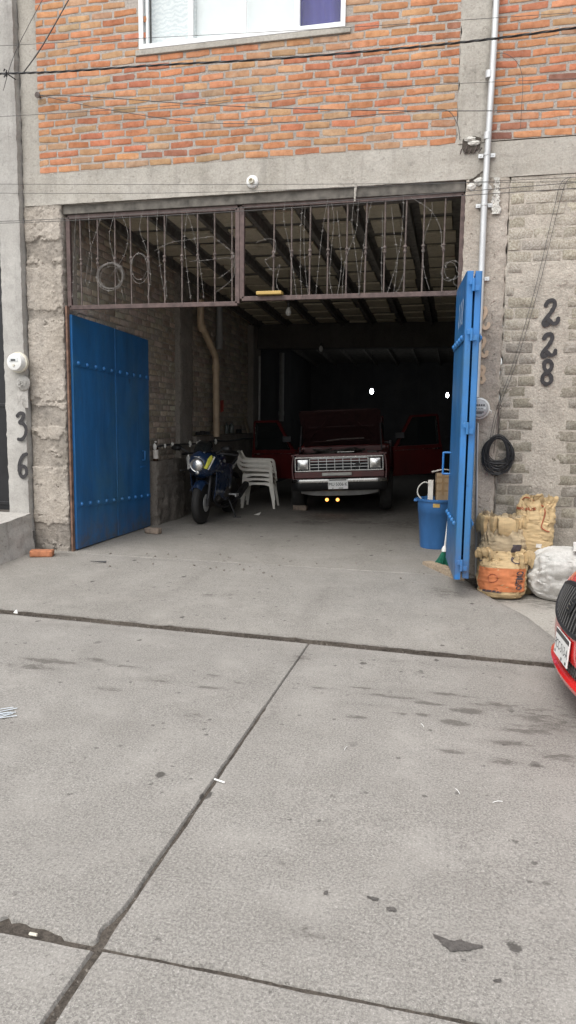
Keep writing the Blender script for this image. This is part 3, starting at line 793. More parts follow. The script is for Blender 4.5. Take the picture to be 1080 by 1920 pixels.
# ------------------------------------------------------------------ neighbour on the left
nb = thing('plastered_house', 'grey plastered neighbouring house with black door and raised doorstep', 'house', (-5.6, YF, 0))
YP = YF-.09
p0 = MB(); rough_sheet(p0, (-4.905, YP, .3), X_, Z_, N_, .243, 6.0, .04, .004, None, None, seed=14, thick=.35)
p0.build('pilaster', M['pil_concrete'], nb, True)
p1 = MB(); rough_sheet(p1, (-8.5, YP+.01, 3.70), X_, Z_, N_, 3.59, 2.6, .06, .004, None, None, seed=15, thick=.2)
p1.build('front_wall', M['pil_concrete'], nb, True)
p2 = MB(); rough_sheet(p2, (-8.5, YP+.012, .3), X_, Z_, N_, 2.4, 3.39, .08, .004, None, None, seed=16, thick=.2); p2.build('front_wall', M['pil_concrete'], nb, True)
d0 = MB(); d0.bb(-6.09, -4.91, YP+.10, YP+.14, .525, 3.69)
for x in (-6.05, -5.5, -4.94): d0.bb(x-.02, x+.02, YP+.085, YP+.10, .53, 3.68)
for z in (.60, 1.7, 2.8, 3.6): d0.bb(-6.03, -5.52, YP+.087, YP+.10, z-.02, z+.02); d0.bb(-5.48, -4.96, YP+.087, YP+.10, z-.02, z+.02)
dd = d0.build('door', M['doorblack'], nb, True, .004)
h0 = MB(); h0.tube([(-5.62, YP+.04, 1.4), (-5.62, YP+.04, 1.6)], .012); h0.tube([(-5.62, YP+.04, 1.41), (-5.62, YP+.085, 1.41)], .008); h0.tube([(-5.62, YP+.04, 1.59), (-5.62, YP+.085, 1.59)], .008)
h0.build('door_handle', M['galv'], dd, True)
st = MB()
stp = [(-4.60, 7.13), (-4.60, 5.4)]
st.sheet(30, 24, lambda u, v: (-8.0+3.38*u, 5.4+1.70*v, .37+.145*v+.006*fbm(u*20, v*14, 2)))
def stf(u, v):
    y = 5.4+1.70*u; zt = .37+.145*u
    return (-4.62+.012*fbm(y*4, v*4, 1)+.05*(1-v)**2, y, -.02+(zt+.02)*v+.006*fbm(20, u*14, 2)*v)
st.sheet(40, 14, stf)
st.sheet(10, 4, lambda u, v: (-8.0+3.38*u, 5.4, -.02+.39*v))
st.sheet(10, 4, lambda u, v: (-8.0+3.38*u, 7.10, -.02+.535*v))
st.build('doorstep', M['step_concrete'], nb, True)
digits('house_number', [(D3, 41, 800, .29, .85), (D6, 43, 872, .265, .9)], .040, M['ink'], nb, YP-.012)

def meter(name, label, c, r, digital, n=(0, -1, 0)):
    o = thing(name, label, 'electric meter', c)
    b = MB(); b.lathe((0, 0, 0), [(r*.98, 0), (r*.98, -.03), (r*1.04, -.032), (r*1.04, -.045), (r*.9, -.047)], 32, 'y'); b.build('base_ring', M['cream_pl'] if digital else M['galv'], o)
    g_ = MB(); g_.lathe((0, 0, 0), [(r*.9, -.048), (r*.88, -.09), (r*.80, -.112), (r*.6, -.118)], 32, 'y'); g_.build('cover', M['white_pl'] if digital else M['meterglass'], o)
    f_ = MB()
    if digital:
        f_.bb(-r*.5, r*.5, -.123, -.1185, r*.02, r*.42); f_.build('display_plate', M['screen'], o, False, .003)
        k = MB(); k.bb(-r*.28, r*.22, -.1265, -.1235, r*.10, r*.26); k.build('display', M['black'], o)
        k = MB(); k.lathe((0, 0, -r*.35), [(r*.12, -.119), (r*.10, -.128)], 12, 'y'); k.build('reset_button', M['cream_pl'], o)
    else:
        f_.bb(-r*.62, r*.62, -.122, -.1185, -r*.10, r*.12); f_.build('dial_plate', M['screen'], o)
        k = MB()
        for i in range(5): k.lathe((-r*.44+i*r*.22, 0, r*.32), [(r*.085, -.1185), (r*.085, -.1225)], 10, 'y')
        k.build('dial_marks', M['darkmetal'], o)
        k = MB(); k.bb(-r*.45, r*.45, -.1222, -.1186, -r*.38, -r*.30); k.build('dial_line', M['darkmetal'], o)
        k = MB(); k.bb(-r*.3, r*.3, -.1222, -.1186, -r*.50, -r*.44); k.build('dial_line', M['darkmetal'], o)
        k = text_mb('MEDIDOR', r*.16, None, lambda q: V(q.x, -.1224, q.z+q.y+r*.01)) if False else MB()
        for i in range(6): k.bb(-r*.40+i*r*.14, -r*.32+i*r*.14, -.1245, -.1222, -r*.05, r*.06)
        k.build('counter_digits', M['darkmetal'], o)
        k = MB(); k.tube([(r*.98, -.03, -r*.1), (r*1.2, -.04, -r*.25), (r*1.15, -.03, -r*.5)], .004, 6); k.build('seal_wire', M['white_pl'], o)
    return o
c = P(38, 680, YP); meter('electric_meter', 'white round electric meter with small display on grey pilaster', (c.x, YP-.002, c.z), .107, True)
c = P(898, 766, YF-.03); meter('electric_meter', 'grey round electric meter beside the right gate below the pipe', (c.x, YF-.022, c.z), .096, False)
c = P(43, 719, YP); lp = thing('plaster_patch', 'round lump of plaster below the white electric meter', 'plaster cap', (c.x, YP, c.z))
b = MB(); b.sheet(24, 10, lambda u, v: V(math.cos(2*math.pi*u)*.085*v, -.05*(1-v**3)+.012*fbm(u*6+v, v*5, 2)+.006, math.sin(2*math.pi*u)*.085*v)); b.build('plaster_disc', M['pil_concrete'], lp)
b = MB(); b.sheet(20, 14, lambda u, v: V(-.12+.17*u, -.018*math.sin(math.pi*u)*math.sin(math.pi*v)-.008*fbm(u*7, v*7, 5)*math.sin(math.pi*u)*math.sin(math.pi*v)+.008, -.26+.20*v)); b.build('mortar_patch', M['step_concrete'], lp)

# ------------------------------------------------------------------ gates
def gate_panel(leaf, p0, p1, zb0, zb1, zt0, zt1, nside, rows=(), fr=.045):
    """one sheet-steel panel: skin on the side nside, square-tube frame behind it, bands with domed rivets"""
    p0, p1, ns = Vector(p0), Vector(p1), Vector(nside)
    L = (p1-p0).length; d = (p1-p0)/L
    def pt(s, f, off): return p0+d*(s*L)+V(0, 0, (zb0+(zb1-zb0)*s)*(1-f)+(zt0+(zt1-zt0)*s)*f)+ns*off
    b = MB()
    def dent(u, v): return .007*fbm(u*2.2, v*4, p0.x*3+p0.y)*min(1, 8*u*(1-u))*min(1, 12*v*(1-v))
    b.smooth = True; b.sheet(14, 26, lambda u, v: pt(u, v, .002+dent(u, v)), back=-ns*.004); b.smooth = False
    pan = b.build('panel', M['blue'], leaf, True)
    f = MB(); e = fr/2
    def c4(a, b_, c_, d_):
        q = [pt(*a, -.003), pt(*b_, -.003), pt(*c_, -.003), pt(*d_, -.003)]; f.prism(q, -ns*fr)
    hx, hz = fr/L, fr/(zt0-zb0)
    c4((0, 0), (hx, 0), (hx, 1), (0, 1)); c4((1-hx, 0), (1, 0), (1, 1), (1-hx, 1))
    c4((hx+.0005, 0), (1-hx-.0005, 0), (1-hx-.0005, hz), (hx+.0005, hz)); c4((hx+.0005, 1-hz), (1-hx-.0005, 1-hz), (1-hx-.0005, 1), (hx+.0005, 1))
    c4((hx+.0005, .5), (1-hx-.0005, .5), (1-hx-.0005, .5+hz), (hx+.0005, .5+hz))
    f.build('panel_frame', M['blue_edge'], pan, True, .003)
    for (za, zb) in rows:
        bd = MB(); h = .030
        bd.prism([p0+ns*.0065+V(0, 0, za-h), p1+ns*.0065+V(0, 0, zb-h), p1+ns*.0065+V(0, 0, zb+h), p0+ns*.0065+V(0, 0, za+h)], ns*.004)
        bd.build('band', M['blue'], pan, True, .002)
        for k in range(5):
            s = (k+.5)/5; c = p0+d*(s*L)+V(0, 0, za+(zb-za)*s+.004)+ns*.0106
            rv = MB(); rv.lathe(c, [(.024, 0), (.022, .008), (.015, .016), (.006, .0195)], 14, (d, V(0, 0, 1), ns)); rv.build('rivet', M['blue_edge'], pan, True)
    return pan
gl = thing('gate_leaf', 'dark blue folding gate leaf folded inward along the left side wall', 'gate', (-4.16, 7.26, .1), 0, 'blue steel gate leaves')
HX = -4.155
def zat(x, y, Y): return P(x, y, Y).z
r1a, r1b, r1c = zat(140, 680, 7.28), zat(218, 697, 8.22), zat(274, 709, 9.2)
r2a, r2b, r2c = zat(143, 946, 7.28), zat(220, 937, 8.22), zat(276, 928, 9.2)
pa = gate_panel(gl, (HX, 7.26, 0), (HX+.012, 8.215, 0), .105, .105, 2.675, 2.645, (1, 0, 0), [(r1a, r1b), (r2a, r2b)])
pb = gate_panel(gl, (HX+.016, 8.235, 0), (HX+.010, 9.20, 0), .105, .10, 2.640, 2.605, (1, 0, 0), [(r1b, r1c), (r2b, r2c)])
h = MB(); c = P(270, 862, 9.0); h.tube([(HX+.02, 8.95, 1.02), (HX+.06, 8.95, 1.02), (HX+.06, 8.95, 1.14), (HX+.02, 8.95, 1.14)], .008); h.build('handle', M['blue_edge'], pb, True)
h = MB(); h.bar((HX+.014, 8.9, .93), (HX+.014, 9.06, .93), .02, .02); h.build('bolt', M['blue_edge'], pb, True)
# right leaf: folded double and swung out over the driveway
gr = thing('gate_leaf', 'bright blue folding gate leaf folded double and swung outward at the right', 'gate', (-.05, 7.1, .25), 0, 'blue steel gate leaves')
NB = V(-1, -.09, 0).normalized()
B0, B1 = V(-.112, 7.25, 0), V(-.020, 6.25, 0)
zr1, zr2 = zat(849, 643, 6.7), zat(841, 966, 6.9)
pB = gate_panel(gr, B0, B1, .245, .245, 2.80, 2.80, NB, [(zr1, zr1), (zr2, zr2)], .048)
A0, A1 = V(.055, 7.165, 0), V(.098, 6.27, 0)
NA = V(1, .05, 0).normalized()
pA = gate_panel(gr, A0, A1, .255, .255, 2.80, 2.80, NA, [(zr1, zr1), (zr2, zr2)], .048)
for yy in (535, 628, 803, 1060):
    z = zat(868, yy, 6.24); k = MB()
    k.tube([(.035, 6.225, z-.05), (.035, 6.225, z+.05)], .012, 10)
    k.bb(.0, .035, 6.222, 6.228, z+.004, z+.045); k.bb(.035, .082, 6.230, 6.236, z-.045, z-.004)
    k.build('hinge', M['blue_edge'], gr, True, .002)
k = MB(); z = zat(836, 868, 7.1)
k.tube(catmull([(-.10, 7.06, z+.10), (-.165, 7.06, z+.10), (-.17, 7.06, z+.08), (-.17, 7.06, z-.08), (-.165, 7.06, z-.10), (-.10, 7.06, z-.10)], 4), .010)
k.build('handle', M['blue_edge'], pB, True)
k = MB(); dB = (B1-B0).normalized()
for i, D in enumerate((D2, D2, D8)):
    cc = B0+dB*(.52+.165*i)+V(0, 0, zat(855, 588, 6.5))
    stroke(k, [(q[0]*.10*.6, q[1]*.10) for q in D], .016, 6, lambda q, cc=cc, i=i: cc+dB*q.x+V(0, 0, q.y)+NB*(.0075+.0004*i+q.z))
k.build('gate_number', M['whitepaint'], pB, True)

# ------------------------------------------------------------------ grate above the gate
gt = thing('window_grate', 'rusty steel grate of vertical bars above the gate opening', 'grate', (-2.1, YF+.06, 2.73))
YG = YF+.06
def frame_rect(mb, q, w_, dpt):      # q: four corners (x,z) bl br tr tl
    for i in range(4):
        a, b = q[i], q[(i+1) % 4]
        mb.bar((a[0], YG, a[1]), (b[0], YG, b[1]), w_, dpt, (0, 1, 0))
lx0, lx1, rx0, rx1 = -4.165, -2.283, -2.235, -.085
fm = MB(); frame_rect(fm, [(lx0, 2.745), (lx1, 2.745), (lx1, 3.675), (lx0, 3.675)], .045, .04); fl_ = fm.build('frame', M['rustpaint'], gt, True, .003)
fm = MB(); frame_rect(fm, [(rx0, 2.790), (rx1, 2.790), (rx1, 3.685), (rx0, 3.685)], .045, .042); fr_ = fm.build('frame', M['rustpaint'], gt, True, .003)
k = MB(); k.bb(-4.195, -4.172, YF-.004, YF+.045, .06, 2.76); k.build('hinge_post', M['orange_rust'], gt, True, .004)
BARS = [152, 183, 215.5, 246, 278, 308.5, 341, 371, 403, 435.6, 513, 547, 581, 615, 650, 685, 721, 759, 793, 831]
barx = []
for i, bx_ in enumerate(BARS):
    x = P(bx_, 480, YG).x; barx.append(x)
    z0 = 2.76 if i < 10 else 2.80
    b = MB(); b.tube([(x, YG, z0), (x+rnd.uniform(-.006, .006), YG, 3.66)], .0085, 8)
    bo = b.build('bar', M['rust'], gt, True)
    zc = 3.215+.10*(i-10 if i >= 10 else i)*0
    k = MB(); k.lathe((x, YG, zc-.04), [(.010, 0), (.019, .012), (.019, .022), (.012, .028), (.012, .05), (.019, .056), (.019, .066), (.010, .078)], 12)
    k.build('collar', M['rust'], bo, True)
# barbed wire hung on the grate
def barbed(name, pts, label, group, n=7, r=.0017, barb=True, cat='barbed wire'):
    c = catmull(pts, n); b = MB(); b.tube(c, r, 5)
    if barb:
        acc = 0; rr = random.Random(int(abs(pts[0][0])*1000))
        for p, q in zip(c, c[1:]):
            acc += (q-p).length
            if acc > .105:
                acc = 0
                for s in (-1, 1):
                    a = rr.uniform(0, 6.28); dd = V(math.cos(a), .5*s, math.sin(a)).normalized()*.016
                    b.tube([p-dd, p+dd], .0016, 4)
                b.tube([p-(q-p).normalized()*.008, p+(q-p).normalized()*.008], .0034, 5)
    o = b.build(name, M['wire']); tag(o, label, cat, group); return o
def WP(px_, py_, dy=0): return P(px_, py_, YG-.035+dy)
WS_L = [[(143, 398), (140, 440), (138, 500), (136, 560)], [(166, 395), (168, 440), (172, 500), (164, 545)], [(193, 396), (182, 430), (168, 475), (160, 530)],
        [(217, 395), (205, 440), (212, 480), (222, 520), (232, 560)], [(227, 400), (240, 440), (232, 480), (205, 520)], [(269, 392), (262, 430), (275, 470), (282, 520), (276, 560)],
        [(296, 390), (294, 430), (298, 480), (303, 520), (311, 563)], [(315, 385), (310, 440), (309, 500), (313, 560)], [(350, 405), (346, 450), (350, 500), (358, 562)],
        [(344, 385), (358, 420), (370, 470), (378, 520), (382, 560)], [(290, 470), (320, 455), (350, 450), (398, 443)], [(398, 443), (420, 460), (438, 480), (437, 520), (405, 548)], [(355, 490), (395, 487), (430, 484), (437, 500), (410, 522)]]
WS_R = [[(535, 375), (532, 410), (540, 450), (550, 510), (556, 558)], [(567, 385), (564, 430), (563, 500), (566, 555)], [(572, 388), (570, 440), (572, 500), (578, 556)],
        [(616, 368), (608, 410), (600, 470), (592, 555)], [(620, 372), (626, 410), (622, 460), (618, 520), (624, 556)], [(632, 395), (637, 450), (640, 500), (632, 556)], [(664, 372), (660, 420), (666, 470), (672, 520), (673, 553)],
        [(699, 368), (690, 410), (682, 460), (676, 510), (673, 552)], [(672, 372), (668, 430), (650, 480), (643, 520), (642, 556)], [(717, 395), (717, 450), (715, 500), (716, 552)],
        [(734, 388), (738, 430), (745, 480), (742, 520), (738, 550)], [(756, 360), (756, 400), (752, 450), (742, 500), (726, 550)], [(757, 480), (757, 510), (748, 540), (742, 548)],
        [(770, 370), (795, 385), (812, 400), (826, 430), (828, 465)], [(810, 380), (809, 405), (795, 450), (794, 500), (805, 543)], [(480, 455), (500, 448), (516, 452), (514, 475), (497, 488)], [(497, 490), (512, 508), (524, 498), (518, 530), (526, 550)]]
for i, s in enumerate(WS_L):
    barbed('barbed_wire', [WP(a, b, -.02+.012*((i*7) % 5)) for a, b in s], 'thin barbed wire strand hanging from the left half of the rusty grate', 'barbed wire strands on the left grate')
for i, s in enumerate(WS_R):
    barbed('barbed_wire', [WP(a, b, -.02+.012*((i*7) % 5)) for a, b in s], 'thin barbed wire strand hanging from the right half of the rusty grate', 'barbed wire strands on the right grate')
def coil(cx, cy, r, turns, seed, squash=1.0, Y=YG-.06, spread=.012):
    rr = random.Random(seed); c = P(cx, cy, Y); pts = []
    for k in range(turns):
        ox, oz, rr_ = rr.uniform(-spread, spread), rr.uniform(-spread, spread), r*rr.uniform(.86, 1.06); yy = rr.uniform(-.03, .02)
        for i in range(14):
            a = 2*math.pi*i/14; pts.append((c.x+ox+rr_*math.cos(a), c.y+yy, c.z+oz+rr_*squash*math.sin(a)))
    return pts
barbed('barbed_wire_coil', coil(207, 518, .145, 8, 3, .92), 'many-turned coil of barbed wire hanging on the left end of the grate', None, 3, cat='wire coil')
barbed('barbed_wire_loop', coil(259, 505, .10, 2, 5, 1.5, spread=.03), 'loose double loop of wire right of the many-turned coil', None, 3, cat='wire coil')
barbed('barbed_wire_loop', coil(846, 510, .075, 2, 6, 1.2, spread=.02)+[WP(850, 530), WP(860, 541), WP(838, 552)], 'small loop of wire on the grate just above the bright blue gate', None, 3, cat='wire coil')
c0, c1_ = P(483, 557, YG-.005), P(530, 557, YG-.005)
yp = MB(); yp.box(((c0.x+c1_.x)/2, YG-.02, 2.835), (c1_.x-c0.x, .10, .034)); o = yp.build('yellow_plank', M['ywood'], None, False, .006); tag(o, 'short yellow board lying on the bottom bar of the grate', 'board')
tw = MB(); q = P(513, 552, YG)
tw.tube([(q.x, YG-.02, 2.853), (q.x, YG-.02, 2.90)], .014, 8); o = tw.build('wood_peg', M['rust']); tag(o, 'small brown peg standing on the yellow board', 'peg')

# ------------------------------------------------------------------ fittings on the front
c = P(474, 342, YF)
lh = thing('lamp_holder', 'round white porcelain lamp holder on the beam above the gate', 'lamp holder', (c.x, YF-.008, c.z))
b = MB(); b.lathe((0, 0, 0), [(.060, .01), (.062, -.012), (.054, -.024), (.034, -.030)], 24, 'y'); b.build('base_disc', M['white_pl'], lh)
b = MB(); b.lathe((0, 0, 0), [(.030, -.028), (.028, -.055), (.024, -.062), (.018, -.062), (.016, -.040)], 20, 'y'); b.build('socket', M['cream_pl'], lh)
# galvanised service pipe
YPI = YF-.055
pp = thing('service_pipe', 'tall galvanised conduit pipe running down the wall right of the gate', 'pipe', (.1, YPI, 1.8))
ptop, pmid, pbot = P(934, -60, YPI), P(908, 380, YPI), P(893, 745, YPI)
b = MB(); b.tube([(ptop.x, YPI, 6.3), (ptop.x-.004, YPI, 5), (pmid.x, YPI, pmid.z), (pbot.x, YPI, pbot.z)], .029, 14); b.build('tube', M['galv'], pp, True)
for px_, py_ in ((914, 255), (917, 140)):
    q = P(px_, py_, YPI); b = MB(); b.tube([(q.x, YPI, q.z-.03), (q.x, YPI, q.z+.03)], .034, 14); b.build('coupling', M['galv'], pp, True)
for px_, py_ in ((913, 290), (908, 384), (902, 522)):
    q = P(px_, py_, YPI); b = MB(); b.tube([(q.x, YPI, q.z-.011), (q.x, YPI, q.z+.011)], .033, 14)
    b.bb(q.x-.075, q.x-.03, YF-.030, YF-.022, q.z-.018, q.z+.018); b.bb(q.x+.03, q.x+.075, YF-.030, YF-.022, q.z-.018, q.z+.018)
    for s in (-1, 1): b.lathe((q.x+s*.055, YF-.030, q.z), [(.007, 0), (.006, -.005)], 8, 'y')
    b.build('clamp', M['galv'], pp, True, .002)
q0, q1 = P(896, 793, YF-.03), P(898, 958, YF-.03)
b = MB(); b.tube([(q0.x, YF-.03, q0.z), (q0.x+.012, YF-.03, 1.2), (q1.x, YF-.03, .1)], .011, 8); o = b.build('conduit', M['galv']); tag(o, 'thin grey conduit running down from the round grey meter', 'pipe')
# coil of black cable hung on a nail, with two lines running up the wall
rr = random.Random(4); c = P(933, 854, YF-.05); b = MB()
for k in range(34):
    rx, rz = .080+rr.uniform(0, .065), .110+rr.uniform(0, .075); ox, oz, yy = rr.gauss(0, .006), rr.gauss(-.004, .008), YF-.035-rr.uniform(0, .045); ph = rr.uniform(0, 6)
    b.tube([(c.x+ox+rx*math.cos(a), yy+.006*math.sin(2*a+ph), c.z+oz+(.178-rz)*.75+rz*math.sin(a)-(.012*math.cos(2*a))) for a in [2*math.pi*i/26 for i in range(26)]], .0038, 5, closed=True)
for k in range(6):
    a0 = rr.uniform(3.5, 6); b.tube(catmull([(c.x+.13*math.cos(a0), YF-.05, c.z+.16*math.sin(a0)), (c.x+.17*math.cos(a0+.5)+rr.uniform(-.03, .03), YF-.04, c.z+.20*math.sin(a0+.5)), (c.x+.15*math.cos(a0+1), YF-.05, c.z+.165*math.sin(a0+1))], 6), .0022, 4)
o = b.build('cable_coil', M['cable']); tag(o, 'thick round coil of black cable hung on the block wall', 'cable coil')
b = MB(); q = P(936, 763, YF-.03); b.tube([(q.x, YF-.0, q.z), (q.x, YF-.06, q.z)], .005, 6); b.tube([(q.x+.02*math.cos(a), YF-.04, q.z+.02*math.sin(a)) for a in [i*.6 for i in range(11)]], .004, 5); b.tube([(q.x-.002, YF-.045, q.z), (q.x-.004, YF-.05, c.z+.17)], .004, 5); b.tube([(q.x-.004, YF-.045, q.z), (q.x-.03, YF-.05, c.z+.02)], .003, 5)
o = b.build('hanging_tie', M['rust']); tag(o, 'rusty wire tie on a nail holding the black cable coil', 'wire tie')
for i, (a, lab) in enumerate(((0, 'thin wire of the slanting pair on the block wall, the right one'), (-9, 'thin wire of the slanting pair on the block wall, the left one'))):
    b = MB(); b.tube(catmull([P(1072+a*.3, 332, YF-.03), P(1060+a, 345, YF-.03), P(1044+a*.8, 400, YF-.03), P(1010+a*.7, 540, YF-.03), P(968+a*.6, 680, YF-.03), P(936+a*.5, 765, YF-.035), P(923+a*.4, 820, YF-.05)], 6), .0024, 5)
    o = b.build('wall_wire', M['greycable']); tag(o, lab, 'wire')
# broken-out pocket with plastic in the column, rag below it
pk = thing('wall_pocket', 'broken-out dark pocket in the column stuffed with white plastic', 'wall hole', (P(885, 270, YF).x, YF-.01, P(885, 270, YF).z))
b = MB(); b.prism([(-.105, -.006, .05), (-.11, -.006, -.05), (-.075, -.006, -.105), (.02, -.006, -.10), (.09, -.006, -.06), (.10, -.006, .05), (.03, -.006, .075), (-.05, -.006, .07)], (0, -.003, 0)); b.v = [(x*.8, y, z*.8) for x, y, z in b.v]; b.build('cavity', M['dirt'], pk)
def crumple(c, sx, sy, sz, seed, n=14):
    mb = MB(); c = Vector(c)
    mb.sheet(n*2, n, lambda u, v: c+V(sx*math.cos(2*math.pi*u)*math.sin(math.pi*v)*(1+.5*fbm(u*7*math.sin(v*3), v*7, seed)), -abs(sy*math.sin(2*math.pi*u)*math.sin(math.pi*v)*(1+.6*fbm(u*8, v*8, seed+2)))-.002, sz*math.cos(math.pi*v)*(1+.4*fbm(u*6, v*6, seed+4))), smooth=False)
    return mb
for dx, dz, sx in ((-.02, .035, .05), (.02, .0, .055)):
    b = crumple((dx, -.008, dz), sx, .018, .02, 3+dz*100, 9); b.build('plastic', M['rag'], pk)
b = MB()
for i in range(5): b.tube([(-.1+.04*i, -.012, -.09), (-.09+.045*i, -.03, -.05+.02*(i % 2))], .006, 5)
b.build('rebar_stub', M['rust'], pk)
c = P(935, 360, YF-.03)
b = MB(); b.sheet(10, 26, lambda u, v: V(c.x-.02+(.075*(u-.5))*(.5+.9*abs(fbm(v*4, 2))+.5*v*(v > .6))+.02*fbm(v*5, 7), YF-.026-.02*abs(fbm(u*5, v*6, 3)), c.z+.13-.32*v), smooth=False, back=(0, .003, 0))
o = b.build('plastic_rag', M['rag']); tag(o, 'torn white plastic rag hanging beside the galvanised pipe below the pocket', 'rag')
c = P(905, 342, YF-.02)
for i, (dx, dz, s) in enumerate(((-.10, -.03, .03), (-.03, .01, .035), (.04, -.05, .03))): 
    b = crumple((c.x+dx, YF-.012, c.z+dz), s*1.3, s*.5, s, 11+i, 8); o = b.build('plastic_scrap', M['rag']); tag(o, 'scrap of white plastic stuck in the cracked beam corner by the pipe', 'plastic scrap', 'plastic scraps in the beam corner')
b = MB()
def crack(pts, wd, Y):
    mb = MB(); c_ = catmull([P(a, b_, Y) for a, b_ in pts], 10); 
    for i in range(len(c_)-1):
        p, q = c_[i], c_[i+1]; t_ = (q-p).normalized(); n_ = V(-t_.z, 0, t_.x); w0 = wd*(.6+.7*abs(fbm(p.x*25, p.z*25))); w1 = wd*(.6+.7*abs(fbm(q.x*25, q.z*25)))
        mb.poly([p+n_*w0, p-n_*w0, q-n_*w1, q+n_*w1])
    return mb
crack([(880, 340), (893, 332), (905, 322), (914, 318)], .012, YF-.020).build('wall_crack', M['dirt'], bld, True)
crack([(100, 384), (200, 381), (300, 375)], .004, YF-.016).build('wall_crack', M['dirt'], bld, True)

# ------------------------------------------------------------------ overhead lines
def line(name, pts, r, label, mat='greycable', Y=6.95, group=None, wrap=False, n=10, cat='cable'):
    c = catmull([P(a, b_, yy) for a, b_, yy in [(p if len(p) == 3 else (*p, Y)) for p in pts]], n); b = MB(); b.tube(c, r, 6)
    if wrap:
        rr = random.Random(3)
        for off in (0, 2.1, 4.2): b.tube([p+V(0, .0075*math.sin(i*.5+off), .0075*math.cos(i*.5+off)) for i, p in enumerate(c)], r*.62, 5)
    o = b.build(name, M[mat]); tag(o, label, cat, group); return o
line('power_cable', [(-60, 141), (10, 138), (120, 134), (300, 122), (520, 110), (760, 90), (930, 72), (1130, 45)], .006, 'thick twisted black cable crossing the upper brick wall below the window', 'cable', wrap=True, n=26)
b = MB(); q = P(11, 137, 6.95); [b.tube([(q.x+.02*math.cos(a*2), 6.95+.01*math.cos(a*3), q.z+.045*math.sin(a)), (q.x-.02*math.sin(a), 6.94, q.z-.03*math.cos(a*2))], .006, 5) for a in (0, 1, 2, 3, 4, 5)]
b.tube([(q.x, 6.95, q.z), (q.x, 7.12, q.z+.01)], .006, 5); o = b.build('cable_clamp', M['cable']); tag(o, 'knotted black clamp holding the thick cable to the grey pilaster', 'clamp')
line('guy_wire', [(44, 136), (80, 85), (134, -10)], .006, 'dark wire slanting up from the thick cable at the top left', Y=7.0)
line('guy_wire', [(6, 170), (30, 95), (90, -20)], .003, 'hair-thin wire slanting up across the pilaster at the top left', Y=6.8)
line('thin_wire', [(70, 178, 7.16), (180, 182, 7.10), (380, 196, 7.0), (600, 205, 6.95), (860, 208, 6.9), (1130, 205, 6.8)], .0038, 'thin dark wire from the left nail running nearly level across the bricks')
line('thin_wire', [(72, 178, 7.15), (200, 205, 7.12), (380, 230, 7.12), (560, 228, 7.12), (700, 215, 7.12), (800, 206, 7.13), (840, 208, 7.15), (858, 235, 7.16), (862, 262, 7.17)], .0030, 'thin dark wire from the left nail sagging across the bricks to the pocket')
b = MB(); q = P(70, 178, 7.15); b.lathe((q.x, 7.19, q.z), [(.012, .01), (.014, -.03), (.03, -.035), (.03, -.045)], 10, 'y'); o = b.build('wall_hook', M['rust']); tag(o, 'small rusty hook in the column where two thin wires start', 'hook')
for i, (a, lab) in enumerate((([(-40, 221), (300, 200), (640, 168), (1130, 145)], 'faint thin wire crossing the bricks just below the thick cable'),
                              ([(-40, 88), (260, 72), (640, 52), (1130, 20)], 'faint thin wire passing in front of the upper window'),
                              ([(-40, 345), (300, 346), (640, 345), (1130, 340)], 'thin wire running along the concrete beam, the upper one'),
                              ([(-40, 362), (300, 362), (640, 352), (1130, 330)], 'thin wire running along the concrete beam, the lower one'),
                              ([(-40, 416), (100, 411), (480, 388), (880, 358), (1130, 338)], 'thin dark wire crossing the top of the grate, the upper one'),
                              ([(-40, 419), (100, 415), (480, 394), (880, 366), (1130, 350)], 'thin dark wire crossing the top of the grate, the lower one'))):
    line('thin_wire', a, .0022 if i < 4 else .0030, lab, Y=6.9)
line('cable_hoop', [(920, 105, 7.15), (945, 100, 7.12), (970, 118, 7.11), (980, 150, 7.12), (978, 200, 7.15), (976, 240, 7.17)], .0024, 'thin wire hoop bowing out from the galvanised pipe over the bricks')

# ------------------------------------------------------------------ sacks by the wall
def sack_fn(a, b, h_, seed, lean=(0, 0), wr=.018, top=.9, rag=.05, n=2.6, pinch=.0):
    def f(u, v, off=0.0):
        an = 2*math.pi*u
        ca, sa = math.cos(an), math.sin(an)
        e = 2/n
        cx, cy = math.copysign(abs(ca)**e, ca), math.copysign(abs(sa)**e, sa)
        base = .86+.14*min(1, v/.12) if v < .12 else 1.0
        if v < .03: base *= .9+.1*v/.03
        sw = base*(1+.07*math.sin(math.pi*min(1, v*1.05)))
        ta = 1.0; tb = 1.0
        if v > top-.25:
            q = (v-(top-.25))/(1-top+.25); ta = 1-pinch*q*.5; tb = 1-.45*q
        z = h_*v
        wrk = wr*(fbm(u*5*2, v*9, seed)+.30*math.sin(v*46+9*fbm(ca*1.5, sa*1.5+v*2, seed+3))*abs(fbm(ca*2, v*3, seed+6))+.5*fbm(ca*5+sa*3, v*22, seed+4))
        wrk += .034*max(0, v-.5)/.5*(abs(fbm(ca*4.2, sa*4.2+v*.9, seed+8))*2-.5)-.010*max(0, .10-abs(fbm(ca*1.3+v*3, sa*1.3-v*4, seed+11)))/.10
        r_a, r_b = a*sw*ta+wrk+off, b*sw*tb+wrk+off
        z += (rag*(fbm(ca*2.4, sa*2.4, seed+1)+.5*fbm(ca*7, sa*7, seed+2)))*max(0, (v-.7)/.3)
        return V(cx*r_a+lean[0]*v*v+.02*fbm(v*4, seed), cy*r_b+lean[1]*v*v, max(0, z))
    return f
